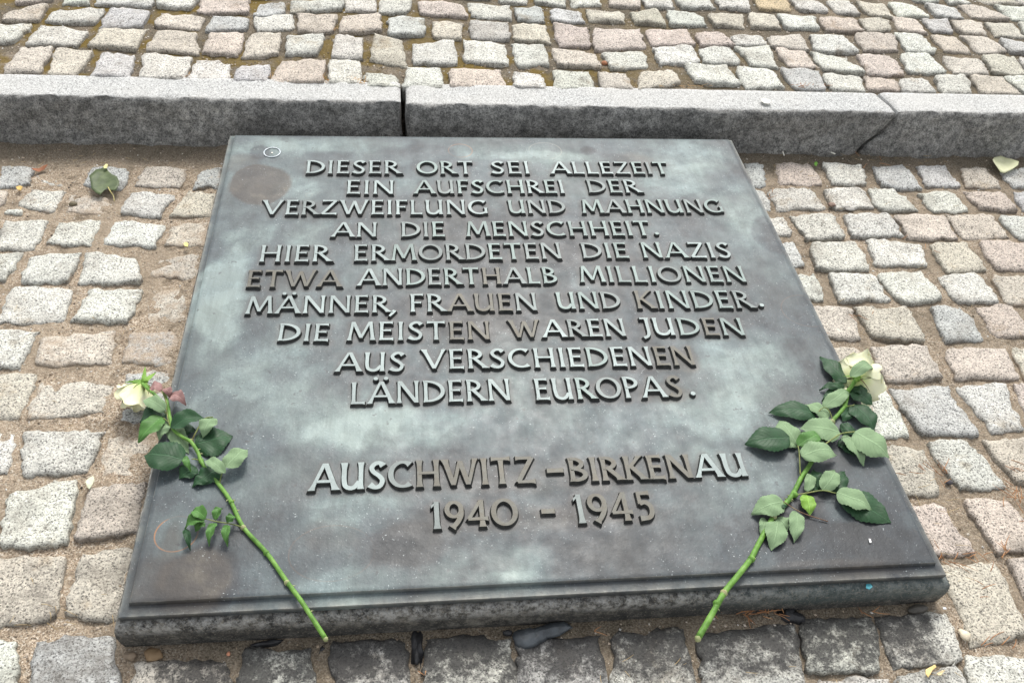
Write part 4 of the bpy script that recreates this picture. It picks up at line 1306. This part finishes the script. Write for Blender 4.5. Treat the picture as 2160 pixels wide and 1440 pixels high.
s2 = [(1790, 820), (1781, 857), (1755, 889), (1735, 925), (1720, 950), (1711, 975), (1690, 1008), (1671, 1044), (1650, 1070), (1631, 1090), (1600, 1147), (1583, 1179), (1555, 1215), (1527, 1250), (1500, 1298), (1473, 1344)]
z2 = [HR + .009, HR + .006] + [HR + .0042] * 12 + [HR + .003, HR + .0015]
rose2_leaves = [
    ((1783, 809), (1730, 750), 30, 'D', 1, .15), ((1781, 813), (1729, 820), 15, 'D', 1), ((1765, 815), (1733, 846), 18, 'D', 0), ((1793, 822), (1845, 853), 24, 'D', 1),
    ((1796, 815), (1833, 840), 18, 'D', 1), ((1798, 857), (1778, 888), 32, 'D', 0), ((1800, 854), (1845, 908), 38, 'D', 1, .2), ((1722, 872), (1622, 868), 34, 'D', 1, .12),
    ((1775, 925), (1803, 962), 28, 'D', 0), ((1772, 905), (1806, 905), 24, 'D', 0), ((1748, 882), (1699, 850), 22, 'L', 1, .1), ((1738, 859), (1793, 820), 28, 'L', 2, .1),
    ((1772, 912), (1687, 900), 40, 'L', 2, .1), ((1682, 937), (1645, 884), 42, 'L', 1, .05), ((1665, 922), (1572, 934), 48, 'D', 2, .1), ((1690, 943), (1743, 928), 20, 'L', 1),
    ((1685, 938), (1640, 925), 20, 'L', 0), ((1683, 938), (1732, 915), 30, 'G', 3, .15), ((1690, 962), (1768, 955), 40, 'L', 4, .08), ((1779, 918), (1825, 978), 24, 'L', 2, .2),
    ((1802, 910), (1878, 962), 46, 'L', 3, .08), ((1795, 795), (1843, 776), 24, 'L', 9, .1),
    ((1732, 1033), (1716, 988), 26, 'D', 0, .1), ((1755, 1036), (1782, 992), 30, 'D', 0, .1), ((1703, 1036), (1706, 995), 20, 'L', 1, .3), ((1735, 1033), (1763, 988), 34, 'L', 2, .1),
    ((1703, 1037), (1729, 1026), 12, 'D', 0), ((1775, 1047), (1881, 1101), 50, 'D', 0, .08), ((1764, 1042), (1790, 1050), 16, 'L', 1), ((1764, 1039), (1841, 1074), 34, 'L', 2, .15),
    ((1701, 1043), (1709, 1086), 28, 'Y', 1, .15), ((1652, 1057), (1586, 1080), 42, 'L', 2, .08), ((1655, 1062), (1640, 1080), 14, 'D', 1), ((1640, 1098), (1629, 1157), 42, 'L', 1, .06),
    ((1640, 1092), (1662, 1118), 26, 'L', 0, .1), ((1612, 1092), (1605, 1130), 18, 'L', 0, .2), ((1680, 1078), (1676, 1141), 29, 'L', 1, .12)]
r2 = {'nodes': [(1781, 857, HR + .005), (1755, 890, HR + .005), (1676, 1043, HR + .0045), (1632, 1090, HR + .0045), (1585, 1178, HR + .0045), (1527, 1250, HR + .004), (1512, 1272, HR + .004)],
      'tubes': [([(1757, 888, HR + .006), (1750, 868, HR + .012), (1738, 859, HR + .014), (1722, 872, HR + .010)], .0009, .0006, STALK),
                ([(1738, 938, HR + .016), (1757, 925, HR + .017), (1775, 914, HR + .017), (1802, 910, HR + .016)], .0011, .0009, STALK),
                ([(1683, 938, HR + .012), (1686, 955, HR + .013), (1687, 975, HR + .011), (1688, 1001, HR + .006)], .0009, .0010, STALK),
                ([(1676, 1044, HR + .005), (1703, 1039, HR + .009), (1735, 1034, HR + .012), (1764, 1040, HR + .010)], .0010, .0008, STALK),
                ([(1652, 1057, HR + .010), (1680, 1075, HR + .008), (1705, 1086, HR + .004), (1746, 1099, HR + .002)], .0007, .0008, DRYST),
                ([(1781, 857, HR + .005), (1798, 855, HR + .009), (1802, 853, HR + .009)], .0009, .0007, STALK)]}
rose2 = build_rose('right white rose on the plaque with many leaves, its open head over the cobbles', s2, z2, (0.0027, 0.0038), rose2_leaves, r2, 2)
neck = [up(1788, 826, HR + .009), up(1798, 812, HR + .015), up(1806, 800, HR + .021)]
tube('stem', neck, 0.0028, 0.0030, STEM, rose2, 10)
cal2 = up(1808, 797, HR + .021)
hub2, *_ = bloom(rose2, cal2, Vector((0.36, 0.36, -0.45)), 0.040, 11, 1.35)
child_blob('calyx', rose2, cal2, 0.0058, SEPAL, (1, 1, 1), 8)
for dx, dy, ln, bz, w, m_ in ((-1, .3, .020, -.006, .006, None), (.5, -.8, .026, -.012, .003, DRYST), (.2, .9, .02, .004, .007, None), (-.4, -.7, .014, -.006, .005, None)):
    sepal(rose2, hub2, rose2.location, cal2 + Vector((0, 0, .002)), Vector((dx, dy, 0.1)), ln, w, Vector((0, 0, bz)), m_)

# cut ends of the two stems
for r_, (x, y), z, rr in ((rose1, (687, 1347), HR + .0011, .0030), (rose2, (1472, 1346), HR + .0014, .0040)):
    child_blob('cut_end', r_, up(x, y, z), rr, NODE, (1, 1, 1), 3)

# ------------------------------------------------------------------ small things lying about
def simple(name, col, rough=0.6, col2=None, sc=80, spec=0.4, bump=0.3):
    m = M(name, rough, spec)
    c = m.mix(m.ramp(m.noise(sc, 4, 0.65), [(0.35, 0.0), (0.65, 1.0)]), col, col2 or tuple(c * 1.5 for c in col))
    return m.out(c, m.bump(m.noise(sc * 2, 3), bump, 0.0015))
def flake(name, label, cat, outline, z, mat, curl=0.004, thick=0.0004, rnd=0, parent=None):
    """a curled piece of leaf or petal from its outline, with thickness"""
    P = [up(x, y, z) for x, y in outline]
    c = sum(P, Vector()) / len(P)
    V, F, ls = [Vector((0, 0, 0))], [], []
    rings = 5
    R_ = max((p - c).length for p in P)
    for r in range(1, rings + 1):
        for p in P:
            d = (p - c) * r / rings
            k = (d.length / R_)
            h = curl * (k ** 2) * (0.6 + 0.9 * math.sin(math.atan2(d.y, d.x) * 2 + rnd)) + curl * 0.25 * N(d.x, d.y, rnd, 70)
            V.append(Vector((d.x, d.y, h)))
    n = len(P)
    mn = min(v.z for v in V)
    for v in V: v.z -= mn
    for i in range(n): F.append((0, 1 + (i + 1) % n, 1 + i))
    for r in range(rings - 1):
        a = 1 + r * n; b = a + n
        for i in range(n): F.append((a + i, a + (i + 1) % n, b + (i + 1) % n, b + i))
    me = mesh(name, V, F, mat)
    if (Vector(me.polygons[0].normal).z) < 0: me.flip_normals()
    o = link(name, me, parent, c)
    so_ = o.modifiers.new('thickness', 'SOLIDIFY'); so_.thickness = thick; so_.offset = 1
    tag(o, label, cat)
    return o
def pebble(name, label, cat, px, py, z, rx, ry, rz, mat, rot=0, seed=0, rough=0.25):
    c = up(px, py, z)
    V, F = blob_geo(Vector((0, 0, 0)), rx, ry, rz, seed, R(rot), 14, rough)
    o = link(name, mesh(name, V, F, mat), None, c)
    tag(o, label, cat); return o

GL_DARK = simple('dull_green_leaf', (0.060, 0.085, 0.035), 0.55, (0.105, 0.14, 0.06), 60)
fl = flake('fallen_leaf', 'dull green lobed leaf with yellow stalk on sandy cobbles below the left kerb', 'leaf',
           [(222, 352), (212, 357), (203, 361), (197, 369), (190, 378), (193, 390), (194, 402), (203, 409), (212, 413), (219, 405), (228, 399), (236, 405), (246, 406), (253, 396), (253, 388), (248, 377), (238, 372), (230, 364)],
           0.016, GL_DARK, 0.010, 0.0004, 1.2)
st_ = tube('stalk', [up(228, 395, .021), up(233, 404, .020), (up(239, 413, .015)), up(241, 424, .011)], 0.0011, 0.0008, simple('leaf_stalk_yellow', (0.42, 0.36, 0.12), 0.6, (0.5, 0.44, 0.2)), None, 6)
st_.data.transform(Matrix.Translation(-fl.location)); st_.parent = fl
tipf = flake('leaf_tip', None, None, [(218, 352), (224, 347), (228, 349), (226, 355), (220, 357)], 0.022, simple('pale_leaf_tip', (0.55, 0.52, 0.24), 0.7), 0.002, 0.0004, 0)
tipf.parent = fl; tipf.location = tipf.location - fl.location
flake('fallen_petal', 'pale yellow rose petal curled on the paving under the right kerb', 'petal',
      [(2089, 346), (2094, 338), (2101, 333), (2111, 329), (2121, 334), (2132, 341), (2144, 351), (2143, 357), (2132, 363), (2119, 366), (2110, 365), (2102, 357), (2094, 351)],
      0.014, simple('pale_yellow_petal', (0.58, 0.60, 0.36), 0.6, (0.68, 0.68, 0.46)), 0.011, 0.0007, 2.5)
WAXD = simple('sooty_wax', (0.030, 0.034, 0.038), 0.38, (0.085, 0.098, 0.108), 50, 0.5)
CHAR = simple('charred_lump', (0.012, 0.012, 0.013), 0.5, (0.032, 0.033, 0.036), 90, 0.5, 0.8)
wax = empty('spilled_wax', tuple(up(1130, 1340, .012)))
tag(wax, 'bluish grey tongue of hardened candle wax between the plinth and the dark cobbles', 'wax')
for nm, x, y, rx, ry, rz, rot, sd_ in (('wax_lobe', 1112, 1345, .019, .013, .007, 10, 3), ('wax_tail', 1158, 1330, .028, .0085, .0065, 12, 8), ('wax_lobe', 1133, 1340, .018, .010, .0062, 25, 5)):
    V, F = blob_geo(up(x, y, .010) - wax.location, rx, ry, rz, sd_, R(rot), 16, 0.25)
    link(nm, mesh(nm, V, F, WAXD), wax)
pebble('charred_block', 'black charred sliver wedged upright in the joint below the middle of the plaque', 'charcoal', 880, 1366, .000, .0080, .028, .009, CHAR, 4, 5, .8)
pebble('charred_lump', 'black burnt lump in the joint under the plinth right of the right stem', 'charcoal', 1668, 1296, .007, .016, .010, .007, CHAR, -20, 9, .9)
pebble('charred_slug', 'long black smooth slug of charcoal against the plinth left of the left stem end', 'charcoal', 562, 1357, .006, .019, .0042, .004, CHAR, 6, 12, .5)
pebble('charred_crumb', 'small black charred crumb left of the spilled wax', 'charcoal', 1071, 1334, .009, .006, .004, .004, CHAR, 0, 14, .4)
pebble('charred_crumb', 'black crumb in the joint left of the first dark cobbles', 'charcoal', 677, 1374, .000, .005, .009, .005, CHAR, -15, 15, .9)
pebble('charred_crumb', 'black crumb in the joint above the pinkish cobble near the plaque corner', 'charcoal', 497, 1405, .000, .003, .006, .005, CHAR, 0, 16, .4)
pebble('pebble', 'smooth dark brown pebble under the right end of the plinth', 'pebble', 1936, 1284, .010, .0145, .0062, .0055, simple('dark_pebble', (0.055, 0.050, 0.042), 0.45, (0.085, 0.078, 0.066)), 6, 2, .08)
pebble('stone_chip', 'flat orange brown stone chip beside the left front corner of the plinth', 'stone', 324, 1381, .009, .0105, .0085, .004, simple('brown_chip', (0.20, 0.13, 0.07), 0.7, (0.26, 0.18, 0.10)), 5, 21, .35)
pebble('stone_chip', 'dull brown stone chip left of the orange brown chip', 'stone', 275, 1383, .008, .008, .0055, .003, simple('dull_chip', (0.17, 0.13, 0.09), 0.7), -10, 22, .35)
pebble('stone_chip', 'dark round chip in the sand under the green leaf', 'stone', 154, 430, .008, .007, .005, .004, simple('olive_chip', (0.13, 0.11, 0.07), 0.7), 0, 23, .3)
pebble('stone_chip', 'orange brick crumb between two pale cobbles behind the kerb', 'stone', 1277, 134, ZK - .006, .0085, .006, .005, simple('brick_crumb', (0.33, 0.15, 0.08), 0.8), 0, 24, .4)
pebble('stone_chip', 'dark red brown chip in the joint beside the upper right of the plaque', 'stone', 1754, 432, .007, .0075, .006, .004, simple('red_chip', (0.20, 0.14, 0.11), 0.8), 0, 25, .4)
pebble('stone_chip', 'grey flat chip beside the red brown chip right of the plaque', 'stone', 1793, 442, .006, .009, .004, .003, simple('grey_chip', (0.30, 0.29, 0.27), 0.8), -8, 26, .3)
pebble('stone_chip', 'small dark chip in the joint beside the lower right edge of the plaque', 'stone', 2002, 1017, .006, .0055, .004, .0035, simple('black_chip', (0.06, 0.055, 0.06), 0.6), 0, 27, .3)
pebble('stone_chip', 'cream coloured chip in the joint at the corner right of the dark cobbles', 'stone', 2034, 1338, .008, .006, .008, .004, simple('cream_chip', (0.55, 0.48, 0.36), 0.7), 20, 28, .3)
pebble('stone_chip', 'tiny salmon chip in the sand below the left stem', 'stone', 482, 1378, .007, .0025, .0025, .002, simple('salmon_chip', (0.62, 0.28, 0.17), 0.7), 0, 29, .4)
flake('yellow_petal_bit', 'tiny yellow petal scrap on the sand left of the plaque', 'petal', [(387, 514), (393, 512), (398, 516), (396, 521), (390, 521)], .013, simple('yellow_scrap', (0.72, 0.60, 0.20), 0.6), .002, .0006, 0)
flake('yellow_leaf_bit', 'small yellow leaf scrap on the sand at the far left below the kerb', 'leaf', [(34, 396), (42, 392), (49, 396), (44, 402), (36, 401)], .012, simple('amber_scrap', (0.50, 0.33, 0.10), 0.6), .002, .0005, 1)
flake('dead_leaf', 'rust brown dead leaf strip against the sand near the left kerb foot', 'leaf', [(68, 361), (82, 356), (95, 352), (103, 354), (94, 359), (82, 363), (72, 364)], .010, simple('rust_leaf', (0.22, 0.09, 0.045), 0.7), .005, .0005, .6)
flake('dead_leaf', 'curled yellow leaf scrap in the joint at the bottom right', 'leaf', [(1948, 1425), (1950, 1414), (1958, 1408), (1970, 1404), (1972, 1410), (1966, 1414), (1962, 1421), (1956, 1430)], .012, simple('straw_leaf', (0.62, 0.47, 0.20), 0.6), .006, .0006, 2)
flake('dead_leaf', 'narrow straw coloured scrap beside the curled yellow leaf', 'leaf', [(1974, 1421), (1986, 1414), (1991, 1416), (1984, 1424), (1976, 1426)], .012, simple('straw_scrap', (0.60, 0.50, 0.30), 0.6), .003, .0006, 1)
flake('leaf_fragment', 'whitish green leaf fragment in the joint left of the plaque', 'leaf', [(181, 1018), (188, 1008), (197, 1004), (200, 1012), (196, 1022), (189, 1032), (184, 1028)], .013, simple('pale_fragment', (0.50, 0.52, 0.38), 0.7), .003, .0006, 1)
flake('leaf_fragment', 'tiny bright green leaf in the joint right of the plaque top', 'leaf', [(1717, 345), (1721, 341), (1725, 345), (1722, 351), (1718, 350)], .013, simple('green_fragment', (0.10, 0.24, 0.03), 0.6), .002, .0005, 1)
flake('petal_scrap', 'cream petal scrap on top of the kerb right of the middle', 'petal', [(1604, 209), (1612, 207), (1622, 211), (1628, 217), (1622, 220), (1612, 219), (1606, 215)], ZK + .003, simple('cream_scrap', (0.52, 0.51, 0.46), 0.6), .001, .0005, 2)
flake('wax_chip', 'turquoise scrap stuck on the upper edge of the plinth at the right', 'scrap', [(1826, 1232), (1836, 1231), (1840, 1238), (1834, 1243), (1826, 1241)], HP - .010, simple('turquoise', (0.05, 0.26, 0.32), 0.5), .001, .0008, 2)
flake('wax_chip', 'white wax crumb on the lower right of the plaque', 'wax', [(1832, 1136), (1836, 1137), (1838, 1144), (1834, 1145)], HR + .001, simple('white_wax', (0.75, 0.75, 0.73), 0.5), .001, .0010, 2)
flake('wax_chip', 'small white wax flake in front of the right corner cobbles', 'wax', [(1988, 1280), (1995, 1281), (1996, 1285), (1989, 1285)], .012, simple('white_wax_flake', (0.7, 0.72, 0.76), 0.5), .001, .0008, 2)
tube_m = simple('paper_white', (0.72, 0.70, 0.62), 0.7)
for a, b, lab in (((1752, 321), (1762, 325), 'white paper stick end at the kerb foot right of the plaque'), ((1651, 320), (1654, 328), 'thin white splinter at the kerb foot beside the plaque corner')):
    P = [up(*a, .012), up(*b, .012)]
    o = tube('splinter', [p - P[0] for p in P], .0016, .0014, tube_m, None, 6); o.location = P[0]; tag(o, lab, 'splinter')

# the ring of clear wax left by a tea light on the upper left of the plate
def wax_ring(px, py, rx, ry):
    c = up(px, py, HR + .0004)
    ex = (up(px + rx, py, HR) - up(px, py, HR)).length; ey = (up(px, py + ry, HR) - up(px, py, HR)).length
    ro = empty('wax_ring', tuple(c)); tag(ro, 'round whitish candle wax ring on the upper left corner of the plaque', 'wax')
    V, F = [], []
    n, m_ = 40, 6
    for i in range(n):
        a = 2 * math.pi * i / n
        rr = 0.0013 * (1 + 0.45 * N(math.cos(a), math.sin(a), 5, 3))
        for k in range(m_):
            b = 2 * math.pi * k / m_
            V.append(Vector(((ex + rr * math.cos(b)) * math.cos(a), (ey + rr * math.cos(b)) * math.sin(a), 0.0005 + rr * .7 * math.sin(b))))
    for i in range(n):
        for k in range(m_): F.append((i * m_ + k, ((i + 1) % n) * m_ + k, ((i + 1) % n) * m_ + (k + 1) % m_, i * m_ + (k + 1) % m_))
    link('rim', mesh('rim', V, F, simple('clear_wax', (0.42, 0.48, 0.52), 0.25, (0.62, 0.66, 0.68), 90, 0.6)), ro)
    V, F = blob_geo(Vector((0, -.002, .0006)), .002, .002, .0012, 3)
    link('wick_stub', mesh('wick_stub', V, F, tube_m), ro)
wax_ring(574, 322, 17, 10)

# ------------------------------------------------------------------ uncountable: grit, needles, dry grass
def grit(name, label, n, region, zf, seed, parent, sz):
    rnd = random.Random(seed)
    V, F, cv = [], [], []
    for k in range(n):
        x, y = rnd.uniform(region[0], region[1]), rnd.uniform(region[2], region[3])
        if parent is lower and abs(x) < 0.515 and y > -0.01: continue
        if parent is lower and x > -0.45 and y > 0 and rnd.random() < 0.35: continue
        s = sz * (0.4 + rnd.random() ** 3 * 1.8)
        z = zf(x, y) + s * 0.25
        b = len(V); a = rnd.random() * 3.14; ca, sa_ = math.cos(a) * s, math.sin(a) * s
        h = s * rnd.uniform(.5, .9); e = rnd.uniform(.6, 1)
        for vx, vy, vz in ((ca, sa_, 0), (-sa_ * e, ca * e, 0), (-ca, -sa_, 0), (sa_ * e, -ca * e, 0), (rnd.uniform(-.2, .2) * s, 0, h)):
            V.append((x + vx, y + vy, z + vz)); 
        g = rnd.random(); cv += [g] * 5
        F += [(b, b + 1, b + 4), (b + 1, b + 2, b + 4), (b + 2, b + 3, b + 4), (b + 3, b, b + 4)]
    m = M(name, 0.8, 0.3)
    c = m.ramp(m.attr('g'), [(0, (0.07, 0.06, 0.05)), (0.15, (0.22, 0.17, 0.12)), (0.5, (0.46, 0.37, 0.27)), (0.75, (0.58, 0.49, 0.39)), (0.93, (0.66, 0.62, 0.55)), (1, (0.7, 0.7, 0.68))])
    m.out(c)
    o = link(name, mesh(name, V, F, m.m, False, attrs={'g': cv}))
    tag(o, label, kind='stuff')
grit('sand_grains', 'loose coarse sand grains in the joints round the plaque', 26000, (-1.1, 1.35, -0.32, 1.05), low_z, 5, lower, 0.0013)
grit('joint_grit', 'fine grit in the joints of the raised paving', 12000, (-1.2, 1.6, 1.15, 1.75), up_z, 6, upper, 0.0016)
def needles(name, label, spots, mat, seed, r=0.00045):
    rnd = random.Random(seed)
    V, F = [], []
    for px, py, n, spx, spy, z, ln, ang in spots:
        for _ in range(n):
            x, y = rnd.gauss(px, spx), rnd.gauss(py, spy)
            p = up(x, y, z + rnd.uniform(0, .004))
            a = R(ang) + rnd.gauss(0, 0.7); L_ = ln * rnd.uniform(.5, 1.2)
            d = Vector((math.cos(a), math.sin(a), rnd.uniform(-.12, .18)))
            pr = Vector((-d.y, d.x, 0)); cv = rnd.uniform(-.3, .3) * L_
            pts = [p + d * L_ * t + pr * cv * t * t for t in (0, .33, .66, 1)]
            v, f = tube_geo(pts, [r, r, r * .8, r * .4], 4)
            b = len(V); V += v; F += [tuple(i + b for i in q) for q in f]
    o = link(name, mesh(name, V, F, mat)); tag(o, label, kind='stuff')
NEED = simple('dry_needles', (0.30, 0.13, 0.055), 0.7, (0.50, 0.27, 0.13), 40)
GRASS = simple('dry_straw', (0.38, 0.27, 0.13), 0.7, (0.55, 0.42, 0.22), 40)
needles('pine_needles', 'rust brown pine needles in the joints right of the plaque', [
    (2150, 1050, 18, 16, 14, .012, .030, 60), (2118, 1165, 7, 5, 5, .010, .022, 80), (2050, 1170, 6, 20, 3, .008, .028, 20), (2000, 1182, 7, 25, 3, .007, .030, 15),
    (1990, 1010, 8, 6, 14, .010, .025, 95), (1840, 335, 4, 30, 8, .008, .020, 10), (1850, 900, 4, 4, 10, .007, .02, 90), (1925, 985, 5, 20, 6, .010, .02, -20),
    (1700, 180, 16, 22, 1.5, ZK - .002, .014, 0), (1590, 1290, 26, 36, 3.5, .010, .022, 10), (1830, 1290, 4, 12, 2, .01, .02, -20), (2090, 1360, 5, 25, 5, .008, .025, 30),
    (1800, 660, 4, 20, 6, .008, .02, -30), (1890, 510, 4, 40, 40, .008, .02, -40), (2080, 1240, 4, 14, 14, .016, .02, 45), (2140, 985, 5, 14, 8, .01, .03, -30),
    (1700, 700, 5, 30, 4, .008, .018, 0), (1625, 415, 3, 5, 6, .008, .02, 60), (1630, 500, 5, 20, 20, .008, .018, -60), (880, 1420, 2, 10, 5, .01, .01, 0), (1250, 1330, 2, 10, 1, .008, .02, 0)], NEED, 4, 0.0006)
needles('dry_grass', 'tufts of dry orange grass along the back of the kerb', [
    (588, 160, 70, 16, 5, ZK - .004, .018, 70), (640, 166, 46, 28, 3, ZK - .002, .014, 60), (715, 171, 55, 26, 2.5, ZK - .002, .014, 80), (765, 172, 26, 10, 2.5, ZK - .002, .012, 80),
    (380, 160, 14, 18, 3, ZK - .002, .012, 60), (700, 63, 14, 8, 2, ZK - .006, .012, 70), (1440, 181, 14, 50, 1.5, ZK - .003, .014, 0)],
    simple('orange_grass', (0.42, 0.20, 0.08), 0.7, (0.62, 0.44, 0.20), 50), 8, 0.0005)
needles('straw', 'short straws and root fibres in the sandy joints', [
    (1850, 560, 50, 180, 130, .008, .018, 0), (1950, 1100, 22, 60, 80, .008, .022, 0), (120, 600, 22, 90, 200, .008, .016, 0), (1800, 355, 26, 160, 20, .008, .016, 0),
    (120, 1290, 16, 60, 40, .008, .018, 0), (1600, 1420, 14, 300, 10, .008, .016, 0), (200, 345, 18, 120, 12, .008, .014, 0)], GRASS, 9, 0.00035)
